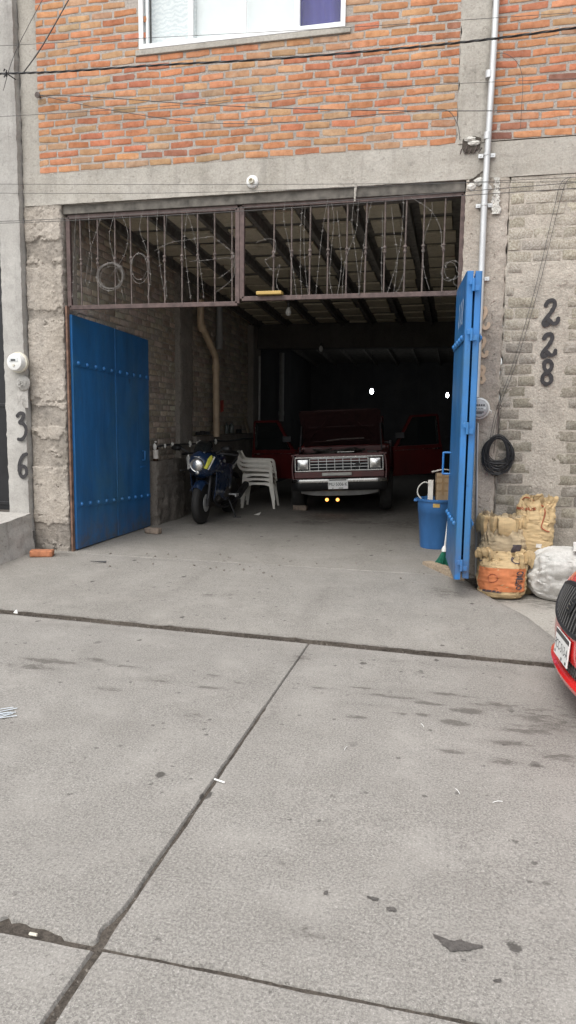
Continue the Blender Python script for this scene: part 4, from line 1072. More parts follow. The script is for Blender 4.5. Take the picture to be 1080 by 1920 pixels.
def make_sack(name, label, loc, rz, f, mat, group, open_top=True, nu=96, nv=80):
    o = thing(name, label, 'sack', loc, rz, group); b = MB()
    ids = b.sheet(nu, nv, lambda u, v: f(u % 1.0, v))
    b.smooth = True
    # mouth: the cloth folds in and down
    if open_top:
        last = [ids[i][nv] for i in range(nu)]
        prev = last; cen = sum((Vector(b.v[k]) for k in last), V(0, 0, 0))/nu
        for sc_, dz in ((.93, .005), (.8, -.03), (.5, -.06), (.15, -.06)):
            rg = [b.vert(cen+(Vector(b.v[k])-cen)*sc_+V(0, 0, dz)) for k in last]; b.bridge(prev, rg); prev = rg
        b.face(prev)
    b.face([ids[i][0] for i in range(nu)][::-1])
    b.build('bag', mat, o, False)
    return o
def flap(o, f, us, vs_, mat, name, seed, out=.05, drop=.10):
    """torn lip of the sack mouth folded outwards"""
    b = MB()
    def q(s, t_):
        u = us[0]+(us[1]-us[0])*s; p = f(u % 1, vs_); n_ = V(p.x, p.y, 0).normalized()
        wv = .6+.8*abs(fbm(s*5, seed))
        return p+n_*(out*math.sin(t_*2.2)*wv+.004)+V(0, 0, .03*math.sin(t_*3.1)-drop*t_*t_*wv+.015*fbm(s*9, t_*4, seed))
    b.sheet(22, 8, q, back=(0, .002, -.002)); return b.build(name, mat, o)
SG = 'tan cement sacks piled against the block wall'
f1 = sack_fn(.205, .15, .42, 3, (.0, .02), .006, .95, .03)
s1 = make_sack('cement_sack', 'tan sack with orange print and ragged open mouth, in front of the others', (.405, 6.80, 0), R(6), f1, M['sackt'], SG)
def on_sack(f, u0, u1, v0, v1, off): return lambda s, t_: f((u0+(u1-u0)*s) % 1, v0+(v1-v0)*t_, off)
b = MB(); b.sheet(30, 20, on_sack(f1, .545, .90, .17, .68, .004)); b.build('orange_panel', M['sack_orange'], s1)
def sack_text(body, size, f, uc, vc, ul, vl, off, rot=True, mat='sack_ink', o=None, name='lettering'):
    def g_(q):
        x, y = q.x, q.y
        if rot: x, y = -y, x
        return f((uc+x/ul) % 1, vc+y/vl, off)
    b = text_mb(body, size, None, g_, res=4, bold=.03); return b.build(name, M[mat], o)
sack_text('OPTIMO', .092, f1, .838, .43, 1.2, .87, .0085, True, 'sack_ink', s1)
b = MB(); b.sheet(8, 3, on_sack(f1, .60, .74, .15, .20, .006)); b.build('print_bar', M['sack_ink'], s1)
def ringpatch(f, uc, vc, ru, rv, off, w_=.35):
    b = MB(); n = 20; A = [b.vert(f((uc+ru*math.cos(2*math.pi*i/n)) % 1, vc+rv*math.sin(2*math.pi*i/n), off)) for i in range(n)]
    B = [b.vert(f((uc+ru*(1-w_)*math.cos(2*math.pi*i/n)) % 1, vc+rv*(1-w_)*math.sin(2*math.pi*i/n), off)) for i in range(n)]
    b.bridge(A, B); return b
ringpatch(f1, .545, .84, .03, .07, .008).build('print_ring', M['sack_ink'], s1)
ringpatch(f1, .80, .86, .03, .07, .008).build('print_ring', M['sack_ink'], s1)
ringpatch(f1, .69, .46, .035, .10, .0078, .2).build('print_ring', M['redline'], s1)
flap(s1, f1, (.50, .72), .97, M['sackt'], 'torn_lip', 3, .05, .06); flap(s1, f1, (.78, .98), .97, M['sackt'], 'torn_lip', 8, .07, .12)
f2 = sack_fn(.205, .15, .72, 9, (.02, .02), .008, .9, .04, pinch=.1)
s2 = make_sack('cement_sack', 'tall dusty tan sack with folded-over mouth, behind the orange printed one', (.40, 7.0, 0), R(-4), f2, M['sackd'], SG)
flap(s2, f2, (.48, .78), .98, M['sackt'], 'torn_lip', 5, .07, .16); flap(s2, f2, (.72, 1.0), .97, M['sackt'], 'torn_lip', 12, .06, .13)
b = MB(); b.sheet(8, 3, on_sack(f2, .79, .86, .56, .66, .006)); b.build('print_bar', M['sack_ink'], s2)
f3 = sack_fn(.16, .11, .50, 15, (.03, .03), .007, .8, .07, pinch=.15)
bs_ = thing('rubble_sack', 'grey lumpy sack half hidden between the tan sacks', 'sack', (.66, 6.98, 0))
b = MB(); b.sheet(30, 18, lambda u, v: V(.17*math.cos(2*math.pi*u)*math.sin(math.pi*min(.98, .1+v))*1.05, .12*math.sin(2*math.pi*u)*math.sin(math.pi*min(.98, .1+v)), .40*v+.02*fbm(u*4, v*4))); b.build('bag', M['sackd'], bs_)
s3 = make_sack('cement_sack', 'tan sack with red-brown outline print standing higher up beside the wall', (.675, 7.02, .38), R(-8), f3, M['sackt'], SG)
pts = [f3(q, v, .007) for q, v in ((.80, .96), (.82, .75), (.795, .62), (.80, .52), (.83, .46), (.87, .44))]
b = MB(); b.tube(catmull(pts, 6), .006, 5); b.build('print_outline', M['redline'], s3)
pts = [f3(q, v, .006) for q, v in ((.56, .99), (.64, .99), (.72, .99), (.80, .985))]
b = MB(); b.tube(catmull(pts, 6), .006, 5); b.build('print_outline', M['redline'], s3)
for k in range(7):
    pass
sack_text('REMTO GRIS', .03, f3, .64, .82, .75, .5, .006, False, 'redline', s3)
b = MB(); b.sheet(4, 3, on_sack(f3, .765, .805, .14, .21, .006)); b.build('paper_label', M['paper'], s3)
flap(s3, f3, (.72, .88), .97, M['sackt'], 'torn_lip', 22, .03, -.07)
# big white sack
def fw_(u, v):
    an = 2*math.pi*u; s_ = math.sin(math.pi*min(1, max(0, v))); ca, sa = math.cos(an), math.sin(an)
    sq = abs(s_)**.55
    p = V(.36*ca*sq, .24*sa*sq, .235*(1-math.cos(math.pi*v)))
    k = fbm(ca*1.3+3, sa*1.3, v*2.2)*.07+.014*fbm(ca*3, sa*3, v*5)+.004*abs(fbm(ca*9, sa*9, v*12))-.020*max(0, .12-abs(fbm(ca*1.4+v, sa*1.4, v*3+2)))/.12-.006*max(0, .12-abs(fbm(ca*3, sa*3+v*3, v*5)))/.12
    p += V(ca, sa, .4)*k*s_
    p.x += .05*(v-.5); p.z = max(.0, p.z-.02)
    if p.z > .30: p.z = .30+(p.z-.30)*.75+.06*max(0, p.x)
    return p
SCW = 1.14
ws = thing('rubble_sack', 'big lumpy white woven sack lying at the right behind the red car', 'sack', (.985, 6.86, 0), R(-6))
b = MB(); b.sheet(110, 70, fw_); b.v = [(x*1.08, y*1.05, z*SCW) for x, y, z in b.v]; b.build('bag', M['sackw'], ws)
b = MB(); b.sheet(14, 10, lambda u, v: V(.02+.30*u, -.20+.20*v, .47+.05*math.sin(3*v)+.03*fbm(u*4, v*4, 6)+.05*u), back=(0, 0, -.003)); b.build('loose_flap', M['sackw'], ws)
# loose brown rag left of the sacks
b = MB(); q = P(888, 1055, 7.0)
b.sheet(14, 20, lambda u, v: V(.20+.10*u*(1-.4*v)+.02*fbm(u*4, v*5, 3)+.02*v, 6.98-.04*abs(fbm(u*6, v*6, 2))-.03*v, .26+.50*(1-v)+.03*fbm(u*5, v, 4)), back=(0, .004, 0))
o = b.build('torn_sackcloth', M['sackd']); tag(o, 'torn strip of brown sackcloth hanging left of the tan sacks', 'sackcloth')

# ------------------------------------------------------------------ bucket, broom, boards, loose bricks
bk_ = thing('plastic_bucket', 'tall blue plastic bin standing behind the right gate leaf', 'bucket', (-.275, 8.72, GZ))
b = MB(); b.lathe((0, 0, 0), [(.165, 0), (.172, .03), (.203, .42), (.209, .425), (.214, .56), (.232, .562), (.236, .585), (.218, .59), (.208, .57), (.200, .42), (.168, .05), (.05, .045)], 36); b.build('body', M['bucket'], bk_)
b = MB()
for s in (-1, 1): b.bb(s*.235-.022, s*.235+.022, -.05, .05, .545, .575)
b.build('lug', M['bucket'], bk_, False, .005)
b = MB(); b.sheet(6, 3, lambda u, v: V(.2145*math.sin(-.12+.36*u), -.2145*math.cos(-.12+.36*u), .50+.045*v)); b.build('yellow_sticker', M['ywood'], bk_)
cb_ = thing('cardboard_box', 'brown taped cardboard box standing in the blue bin', 'box', (-.20, 8.74, GZ+.33), R(12))
b = MB(); b.bb(-.085, .085, -.06, .06, 0, .56); b.build('carton', M['card'], cb_, False, .004)
b = MB(); 
for z in (.34, .43, .50): b.bb(-.0865, .0865, -.0625, .0625, z, z+.022)
b.bb(-.03, .0, -.064, -.0605, .3, .56); b.build('tape_strip', M['tape'], cb_)
b = MB(); b.sheet(8, 4, lambda u, v: V(-.14+.20*u, -.05+.10*v, .565+.08*u-.05*u*u+.01*fbm(u*5, v*3)), back=(0, 0, .003)); b.build('lid_flap', M['paper'], cb_)
pc = MB(); pc.bb(-.372, -.312, 8.66, 8.78, GZ+.33, GZ+.80); o = pc.build('white_carton', M['paper'], None, False, .004); tag(o, 'slim white carton standing in the blue bin beside the cardboard box', 'carton')
b = MB(); b.tube(catmull([(-.36, 8.63, .86), (-.42, 8.62, .87), (-.48, 8.62, .81), (-.485, 8.62, .73), (-.43, 8.62, .66)], 6), .008, 6); o = b.build('white_hose', M['rag']); tag(o, 'short curved white hose sticking out of the blue bin', 'hose')
br = thing('broom', 'broom with green bristles leaning behind the right gate leaf', 'broom', (-.165, 7.62, GZ))
b = MB(); rr = random.Random(5)
for i in range(130):
    a = rr.uniform(0, 6.28); r_ = math.sqrt(rr.random()); x, y = .055*r_*math.cos(a), .03*r_*math.sin(a)
    b.tube([(x*.35+.03, y*.4, .155), (x*.8+.015, y*.9, .08), (x*1.25+rr.uniform(-.01, .01), y*1.4, rr.uniform(.0, .012))], .0026, 4, cap=False)
b.build('bristles', M['green'], br)
b = MB(); b.lathe((.03, 0, .15), [(.030, 0), (.028, .03), (.012, .06)], 12); b.tube([(.032, 0, .19), (.115, -.07, 1.2)], .010, 8); b.build('handle', M['white_pl'], br)
e0, e1 = PZ(800, 1056, .10), PZ(862, 1090, .07)
b = MB(); dx = (e1-e0)
def wedge(u, v):
    p = e0+dx*u; an = 2*math.pi*v; hh = .035+.032*u
    return V(p.x+.045*math.cos(an)*(1+.2*fbm(u*5, v*3)), p.y, 0)+V(0, 0, .0)+V(.02*math.sin(an)*0, 0, 0)
b.bar(V(e0.x, e0.y+.04, .132), V(e1.x+.02, e1.y, .135), .10, .085)
b2 = MB(); nrm = V(-dx.y, dx.x, 0).normalized()
b2.sheet(24, 4, lambda u, v: V(e0.x, e0.y, 0)+V(dx.x, dx.y, 0)*u+nrm*(-.05+.10*v+.006*fbm(u*9, v*3))+V(0, 0, .125+.045*u+.008*fbm(u*12, v*4, 3)), back=(0, 0, -.10), smooth=False)
o = b2.build('timber_block', M['wood'], None, False, .006); tag(o, 'rough timber offcut wedged under the right gate leaf', 'timber block')
def loose_brick(loc, rz, mat, label, d=(.24, .12, .07), rx=0):
    b = MB(); h_ = Vector(d)/2
    bm = bmesh.new(); bmesh.ops.create_cube(bm, size=1); bmesh.ops.subdivide_edges(bm, edges=bm.edges, cuts=5, use_grid_fill=True)
    for v in bm.verts:
        q = v.co.copy(); v.co = Vector((q.x*d[0], q.y*d[1], q.z*d[2]))
        c = sum(1 for t_ in q if abs(t_) > .49)
        k = .004*fbm(q.x*5+loc[0], q.y*5, q.z*5)-(.005 if c >= 2 else 0)-(.006 if c == 3 else 0)
        v.co += v.co.normalized()*k; v.co.z += d[2]/2
    me = bpy.data.meshes.new('brick'); bm.to_mesh(me); bm.free(); me.materials.append(mat)
    for p in me.polygons: p.use_smooth = True
    o = bpy.data.objects.new('loose_brick', me); col.objects.link(o); o.location = loc; o.rotation_euler = (rx, 0, rz); tag(o, label, 'brick', 'loose bricks on the ground')
    md = o.modifiers.new('n', 'WEIGHTED_NORMAL') if False else None
    return o
q = PZ(77, 1043, .085); loose_brick((q.x, q.y+.02, .082), R(20), M['looseb'], 'orange-red brick lying at the corner of the doorstep')
q = PZ(285, 1001, GZ); loose_brick((q.x, q.y+.04, GZ), R(-8), M['looseg'], 'grey-brown brick propping the far end of the dark blue gate', (.20, .11, .075))
q = PZ(562, 957, GZ); loose_brick((q.x, q.y+.03, GZ), R(-4), M['looseg'], 'grey-brown brick chocked in front of the truck tyre', (.23, .10, .085))

# ------------------------------------------------------------------ inside the garage: pipes, shelf things, bulbs
def pipe(name, pts, r, mat, label, joints=()):
    o = thing(name, label, 'pipe', pts[-1]); b = MB(); b.tube(pts, r, 14); b.build('tube', M[mat], o, True)
    for p, d in joints:
        p, d = Vector(p), Vector(d).normalized(); b = MB(); b.tube([p-d*.05, p+d*.05], r*1.18, 14); b.build('coupling', M[mat], o, True)
    return o
XP = -4.03
a_, b_, c_ = PX(376, 606, XP), PX(405, 676, XP), PX(407, 834, XP)
pipe('drain_pipe', [(XP, a_.y, a_.z+.35), tuple(a_), (XP, b_.y-.03, b_.z+.08), (XP, b_.y, b_.z-.05), (XP, b_.y+.02, 1.27)], .055, 'pvc', 'stained tan drain pipe with a slanting elbow on the left wall',
     [((XP, b_.y, b_.z-.12), (0, 0, 1)), ((XP, a_.y+.06, a_.z-.05), (0, .4, -.5))])
q = PX(400, 584, XP-.1); pipe('drain_pipe', [(XP-.08, q.y+.25, 3.6), (XP-.08, q.y+.25, 2.75)], .055, 'greypvc', 'straight grey drain pipe behind the slanting tan pipe', [((XP-.08, q.y+.25, 2.9), (0, 0, 1))])
q = P(528, 720, 16.4); pipe('drain_pipe', [(q.x, 16.4, P(528, 662, 16.4).z), (q.x, 16.4, P(528, 790, 16.4).z)], .055, 'greypvc', 'grey upright pipe deep in the garage above the truck door', [((q.x, 16.4, P(528, 775, 16.4).z), (0, 0, 1))])
q = P(484, 720, 14.0); pipe('wall_pipe', [(q.x+.02, 14.03, P(484, 668, 14.0).z), (q.x+.02, 14.03, P(484, 792, 14.0).z)], .022, 'greypvc', 'thin pale pipe on the corner of the far left column')
def bottle(c, h_, r, mat, label, paper=True, group=None, neck=.35, tilt=0):
    o = thing('bottle', label, 'bottle', c, 0, group); b = MB()
    b.lathe((0, 0, 0), [(r*.9, 0), (r, .01), (r, h_*(1-neck)), (r*.8, h_*(1-neck*.75)), (r*.36, h_*(1-neck*.45)), (r*.34, h_*.94)], 16); b.build('glass', M[mat], o)
    b = MB(); b.lathe((0, 0, h_*.94), [(r*.42, 0), (r*.42, h_*.06)], 12); b.build('cap', M['white_pl'] if paper else M['darkmetal'], o)
    if paper: b = MB(); b.lathe((0, 0, h_*.12), [(r*1.01, 0), (r*1.02, .001), (r*1.02, h_*.44), (r*1.01, h_*.441)], 16); b.build('label', M['paper'], o)
    o.rotation_euler.x = tilt; return o
LZ = 1.305; XB = -4.13
q = PX(404, 814, XB); bottle((XB, q.y, LZ), .36, .045, 'brown_glass', 'tall brown bottle with white label beside the tan pipe')
q = PX(425, 815, XB); bottle((XB, q.y, LZ), .20, .035, 'clear_glass', 'slim clear bottle on the wall ledge right of the tan pipe', False)
q = PX(434, 815, XB); bottle((XB, q.y, LZ), .19, .045, 'clear_glass', 'squat pale jar on the wall ledge beside the slim clear bottle', False, neck=.2)
for px_, s, lab in ((371, .9, 'small dark tin on the wall ledge, the one nearest the door'), (380, 1.1, 'small dark tin on the wall ledge, second from the door'), (389, .9, 'small dark tin on the wall ledge, next to the brown bottle'), (448, 1.2, 'dark tin on the wall ledge next to the leaning board')):
    q = PX(px_, 815, XB); b = MB(); b.lathe((XB, q.y, LZ), [(.04*s, 0), (.045*s, .01), (.042*s, .05*s), (.045*s, .055*s), (.015, .06*s)], 14); o = b.build('tin', M['darkmetal']); tag(o, lab, 'tin')
q = PX(461, 816, XB); b = MB(); b.bar((XB+.04, q.y+.06, LZ), (XB, q.y-.10, LZ+.30), .10, .022, (1, 0, 0)); o = b.build('leaning_board', M['wood'], None, False, .003); tag(o, 'short pale board leaning on the wall ledge by the column', 'board')
q = PX(413, 762, XP+.06); b = MB(); b.sheet(8, 10, lambda u, v: V(XP+.065+.015*math.sin(u*9), q.y+.0+.13*u, q.z+.09-.19*v+.02*u), back=(-.003, 0, 0)); o = b.build('red_cloth', M['redrag']); tag(o, 'dark red cloth tied to the tan drain pipe', 'cloth')
q = PX(292, 860, -4.13); bottle((-4.13, q.y, .985), .27, .038, 'brown_glass', 'dark bottle with label standing on the low ledge behind the blue gate')
# line of knotted rags along the wall
rp = thing('knotted_line', 'sagging line along the left wall tied with white rag tufts', 'clothes line', (XL+.2, 9.2, 1.19))
pts = [(XL+.185, 9.2+.5*i, 1.19+.012*math.sin(i*1.7)) for i in range(11)]
b = MB(); b.tube(pts, .014, 6); b.build('cord', M['cable'], rp, True)
for px_ in (290, 309, 323, 356, 369, 374, 404, 405):
    q = PX(px_, 835, XL+.2); s = .022+.012*((px_*7) % 3)/2
    b = crumple((0, 0, 0), s*.7, s*.7, s*1.3, px_, 7); b.v = [(x+XL+.205, y+q.y, z+1.19) for x, y, z in b.v]; b.build('rag_tuft', M['rag'], rp, True)
def bulb(c, label, lit=False, drop=.8, r=.04):
    o = thing('light_bulb', label, 'light bulb', c); b = MB()
    b.lathe((0, 0, -.06), [(.004, -.058), (r*.6, -.048), (r, -.015), (r, .005), (r*.7, .035), (r*.42, .06)], 28); b.build('glass', M['lit'] if lit else M['bulb'], o)
    b = MB(); b.lathe((0, 0, 0), [(.018, -.004), (.020, .0), (.020, .05), (.006, .06)], 12); b.build('socket', M['black'], o)
    b = MB(); b.tube([(0, 0, .055), (0.01, 0, drop*.5), (0, 0, drop)], .004, 5); b.build('cord', M['cable'], o); return o
q = P(541, 576, 10.0); bulb((q.x, 10, q.z), 'unlit bulb hanging under the joists, the nearer one', False, CZ(10)-q.z-.12)
q = P(602, 648, 14.2); bulb((q.x, 14.2, q.z), 'unlit bulb hanging low by the cross beam, the farther one', False, CZ(14.2)-q.z-.1)
q = P(697, 729, 17.5); bulb((q.x, 17.5, q.z), 'brightly lit bulb above the raised truck bonnet', True, CZ(17.5)-q.z-.1, .043)
q = P(839, 736, 17.5); bulb((q.x, 17.5, q.z), 'small lit bulb at the edge of the bright blue gate', True, CZ(17.5)-q.z-.1, .030)

# ------------------------------------------------------------------ motorcycle
q = PZ(375, 984, GZ)
mo = thing('motorcycle', 'dark blue faired motorcycle with round headlight parked by the left wall', 'motorcycle', (q.x-.02, q.y+.10, GZ), R(1))
def wheel_lathe(c, r, w_, parent, name, rimmat, lug=0):
    b = MB(); b.lathe(c, [(r*.70, -w_*.42), (r*.84, -w_*.5), (r*.95, -w_*.40), (r, -w_*.14), (r*1.002, 0), (r, w_*.14), (r*.95, w_*.40), (r*.84, w_*.5), (r*.70, w_*.42)], 40, 'x')
    wo = b.build(name, M['rubber'], parent)
    b = MB(); b.lathe(c, [(r*.71, -w_*.40), (r*.62, -w_*.36), (r*.58, -w_*.1), (r*.58, w_*.1), (r*.62, w_*.36), (r*.71, w_*.40)], 32, 'x')
    c = Vector(c)
    for k in range(6):
        a = k*math.pi/3; b.bar(c, c+V(0, math.cos(a)*r*.62, math.sin(a)*r*.62), .03, .035, (1, 0, 0))
    b.lathe(c, [(.05, -w_*.5), (.05, w_*.5)], 14, 'x'); b.build('rim', rimmat, wo); return wo
wheel_lathe((0, 0, .30), .30, .115, mo, 'front_wheel', M['darkmetal'])
wheel_lathe((0, 1.34, .30), .30, .15, mo, 'rear_wheel', M['darkmetal'])
b = MB(); 
for s in (-1, 1): b.tube([(s*.095, -.0, .30), (s*.095, .12, .62), (s*.09, .25, .98)], [.028, .028, .02], 12)
for s in (-1, 1): b.bb(s*.10-.02, s*.10+.02, -.03, .04, .26, .36)
b.build('front_fork', M['darkmetal'], mo)
b = MB(); b.lathe((.075, 0, .30), [(.125, 0), (.125, .004)], 28, 'x'); b.build('brake_disc', M['galv'], mo)
b = MB(); b.sheet(16, 8, lambda u, v: V((v-.5)*.17, -math.cos(R(48+100*u))*.33, .30+math.sin(R(48+100*u))*.33-.05*(2*v-1)**2*1.0) if True else None, back=(0, .0, -.008)); b.build('front_mudguard', M['moto_blue'], mo)
def ringsec(b, y, w_, z0, z1, n=28, p=2.6, top=1.0):
    ids = []
    for i in range(n):
        a = 2*math.pi*i/n; ca, sa = math.cos(a), math.sin(a); e = 2/p
        zz = (z0+z1)/2+(z1-z0)/2*math.copysign(abs(sa)**e, sa)
        k = top if zz > (z0+z1)/2 else 1.0
        f_ = (zz-z0)/(z1-z0); ww = w_*(1-(1-top)*max(0, f_-.4)/.6)
        ids.append(b.vert((ww*math.copysign(abs(ca)**e, ca), y, zz)))
    return ids
def loft(secs, parent, name, mat, world=False, cap=True):
    b = MB(); b.smooth = True; rs = [ringsec(b, *s) if len(s) == 4 else ringsec(b, *s[:4], 28, s[4], s[5] if len(s) > 5 else 1.0) for s in secs]
    for r1, r2 in zip(rs, rs[1:]): b.bridge(r1, r2)
    if cap: b.face(rs[0][::-1]); b.face(rs[-1])
    return b.build(name, mat, parent, world)
loft([(-.175, .05, .82, .90, 1.7), (-.16, .10, .75, .97, 1.7), (-.10, .160, .69, 1.02, 1.7), (.0, .215, .64, 1.05, 1.8, .8), (.14, .24, .66, 1.06, 1.9, .7), (.28, .22, .74, 1.02, 2.0, .7)], mo, 'front_cowl', M['moto_blue'])
loft([(-.06, .07, .985, 1.015), (.0, .11, 1.0, 1.075), (.08, .125, 1.02, 1.13), (.17, .12, 1.02, 1.175), (.20, .10, 1.03, 1.17)], mo, 'windscreen', M['carglass'])
hl = MB(); hl.lathe((0, -.155, .845), [(.098, .02), (.100, -.01), (.092, -.028), (.086, -.024)], 28, 'y'); hlo = hl.build('headlight', M['chrome'], mo)
b = MB(); b.lathe((0, -.155, .845), [(.086, -.022), (.07, -.038), (.04, -.048), (.01, -.052)], 28, 'y'); b.build('lens', M['lens'], hlo)
b = MB(); b.lathe((0, -.16, .745), [(.03, .01), (.032, -.01), (.02, -.02)], 14, 'y'); b.build('position_lamp', M['lens'], hlo)
for s in (-1, 1):
    def dec(z0, x0, x1, w_, off):
        return [(s*(x0), -.17+off, z0), (s*(x0+w_), -.165+off, z0+.0), (s*(x1+w_), -.02+off*.3, z0+.20), (s*x1, -.03+off*.3, z0+.19)]
    b = MB(); b.prism([(s*.092, -.150, .80), (s*.128, -.125, .79), (s*.178, -.02, .93), (s*.165, -.03, .985), (s*.135, -.09, .94)], (s*.012, -.02, .0)); b.build('side_decal', M['yellow'] if s > 0 else M['rag'], mo, False, .004)
    b = MB(); b.prism([(s*.134, -.120, .78), (s*.148, -.106, .78), (s*.205, .01, .945), (s*.190, -.0, .965)], (s*.010, -.012, 0)); b.build('side_decal', M['rag'], mo, False, .003)
    # mirrors folded out on arms, grips
    b = MB(); b.tube([(s*.20, .06, 1.0), (s*.30, .05, 1.06), (s*.34, .05, 1.07)], .012, 8)
    b.lathe((s*.37, .04, 1.07), [(.045, -.07), (.075, -.03), (.075, .04), (.05, .06)], 14, 'x', .55); b.build('mirror', M['black'], mo)
    b = MB(); b.tube([(s*.10, .30, .96), (s*.22, .28, .99), (s*.40, .38, .965)], .015, 10); b.tube([(s*.28, .315, .985), (s*.415, .39, .962)], .021, 10)
    b.tube([(s*.22, .24, .985), (s*.30, .23, .98), (s*.40, .30, .965)], .008, 6); b.build('handlebar', M['black'], mo)
    b = MB(); b.sheet(14, 12, lambda u, v: V(s*((.215-.04*v-.02*(1-u))+.02*math.sin(3*v)), .10+.72*u-.10*v+.12*(1-u)*v, .90-.10*u-(.55-.08*u)*v+.05*math.sin(u*6)*v), back=(-s*.010, 0, 0)); b.build('side_fairing', M['moto_blue'], mo)
    b = MB(); b.tube([(s*.22, .02, .76), (s*.30, .02, .75)], .008, 6); b.lathe((s*.31, .02, .75), [(.015, -.02), (.025, .0), (.015, .02)], 10, 'x'); b.build('indicator', M['black'], mo)
b = MB(); b.bb(-.045, .045, -.166, -.16, .955, .963); b.build('badge', M['rag'], mo)
loft([(.32, .09, .78, .98), (.45, .14, .76, 1.02), (.65, .15, .76, 1.01), (.82, .11, .76, .92)], mo, 'fuel_tank', M['moto_blue'])
loft([(.80, .11, .76, .86), (1.0, .14, .76, .86), (1.25, .13, .80, .92), (1.55, .10, .86, .97)], mo, 'seat', M['black'])
loft([(.85, .12, .66, .78), (1.2, .13, .68, .84), (1.6, .07, .80, .90), (1.7, .03, .84, .90)], mo, 'tail_fairing', M['moto_blue'])
loft([(.42, .17, .26, .62), (.60, .21, .24, .66), (.85, .19, .24, .62), (.95, .12, .30, .5)], mo, 'engine', M['engine'])
b = MB(); b.bb(-.15, .15, .33, .39, .38, .66); b.build('radiator', M['darkmetal'], mo, False, .01)
b = MB(); b.tube(catmull([(.05, .40, .5), (.08, .34, .3), (.12, .6, .18), (.18, 1.0, .22), (.22, 1.15, .32), (.22, 1.5, .42)], 6), .025, 10); b.tube([(.22, 1.12, .30), (.22, 1.55, .44)], .055, 14); b.build('exhaust', M['darkmetal'], mo)
b = MB(); 
for s in (-1, 1): b.bar((s*.10, .9, .38), (s*.10, 1.36, .30), .04, .06)
b.build('swing_arm', M['darkmetal'], mo)
b = MB(); b.tube([(.16, .80, .28), (.28, .78, .012)], .013, 8); b.bar((.24, .76, .008), (.36, .80, .008), .03, .012); b.build('side_stand', M['darkmetal'], mo)
b = MB(); b.tube([(.18, .72, .36), (.30, .72, .36)], .014, 8); b.bb(.30, .32, .66, .80, .33, .37); b.build('foot_peg', M['galv'], mo)
b = MB(); b.sheet(10, 8, lambda u, v: V(-.10+.2*v, 1.34-math.cos(R(40+100*u))*.36, .30+math.sin(R(40+100*u))*.36), back=(0, 0, -.008)); b.build('rear_mudguard', M['black'], mo)

# ------------------------------------------------------------------ stack of plastic chairs
def make_chair(label):
    o = thing('plastic_chair', label, 'chair', (0, 0, 0), 0, 'stacked white plastic chairs')
    mt = M['chairw']
    b = MB(); b.sheet(16, 16, lambda u, v: V(-.21+.44*u, (-.21+.42*v)*(1+.08*u), .43-.02*math.sin(math.pi*u)*math.sin(math.pi*v)+.012*u-.035*max(0, (u-.88)/.12)**2), back=(0, 0, -.007)); b.build('seat', mt, o)
    b = MB(); b.sheet(4, 4, lambda u, v: V(.225+.012*u, -.225+.45*v, .425-.035*u-.03*u*abs(2*v-1)**4), back=(-.006, 0, 0)); 
    for s in (-1, 1): b.sheet(4, 4, lambda u, v: V(-.20+.42*v, s*(.222+.008*u), .43-.032*u-.035*abs(2*v-1)**4*u), back=(0, -s*.006, 0))
    b.build('seat_rim', mt, o)
    b = MB()
    for k in range(7):
        y = -.165+.055*k; b.sheet(8, 2, lambda u, v: V(-.205-.13*u-.02*u*u-.015*(1-(y/.2)**2)+.0, y-.016+.032*v, .47+.30*u), back=(-.005, 0, 0))
    b.sheet(4, 16, lambda u, v: V(-.335-.03*u+.01*abs(2*v-1), -.235+.47*v, .755+.05*u-.05*abs(2*v-1)**3), back=(-.006, 0, 0))
    b.build('backrest', mt, o)
    for s in (-1, 1):
        b = MB(); c = catmull([(-.355, s*.225, .79), (-.315, s*.235, .70), (-.265, s*.25, .655), (-.16, s*.265, .645), (.02, s*.268, .645), (.16, s*.262, .64), (.205, s*.255, .62), (.225, s*.245, .52), (.232, s*.237, .43)], 5)
        for p_, q_ in zip(c, c[1:]): b.bar(p_-(q_-p_)*.1, q_+(q_-p_)*.1, .045, .018, (0, 1, 0) if False else (0, s, .01))
        b.build('armrest', mt, o, False, .003)
        for fx, x0, x1 in ((1, .215, .285), (-1, -.215, -.265)):
            b = MB()
            def sec(t_):
                z = .43*(1-t_); x = x0+(x1-x0)*t_; y = s*(.215+.035*t_); w1 = .038-.016*t_; w2 = .034-.012*t_
                return [(x-w1, y+s*.008, z), (x+w1*.6, y+s*.008, z), (x+w1*.6, y-s*w2, z), (x+w1*.6-fx*.006, y-s*w2, z), (x+w1*.5-.004, y, z), (x-w1, y, z)]
            rr_ = [[b.vert(p) for p in sec(t_)] for t_ in (0, .33, .66, 1)]
            for a, c2_ in zip(rr_, rr_[1:]): b.bridge(a, c2_)
            b.face(rr_[0]); b.face(rr_[-1]); b.build('leg', mt, o)
    return o
q = PZ(481, 953, GZ)
ch0 = make_chair('bottom white plastic chair of the stack beside the motorcycle')
for i, lab in enumerate((None, 'middle white plastic chair of the stack beside the motorcycle', 'topmost white plastic chair of the stack beside the motorcycle')):
    o = ch0 if i == 0 else copy_tree(ch0)
    o.location = (q.x+.0-.008*i, q.y+.22+.004*i, GZ+.073*i); o.rotation_euler.z = R(6+1.2*i)
    if lab: o['label'] = lab

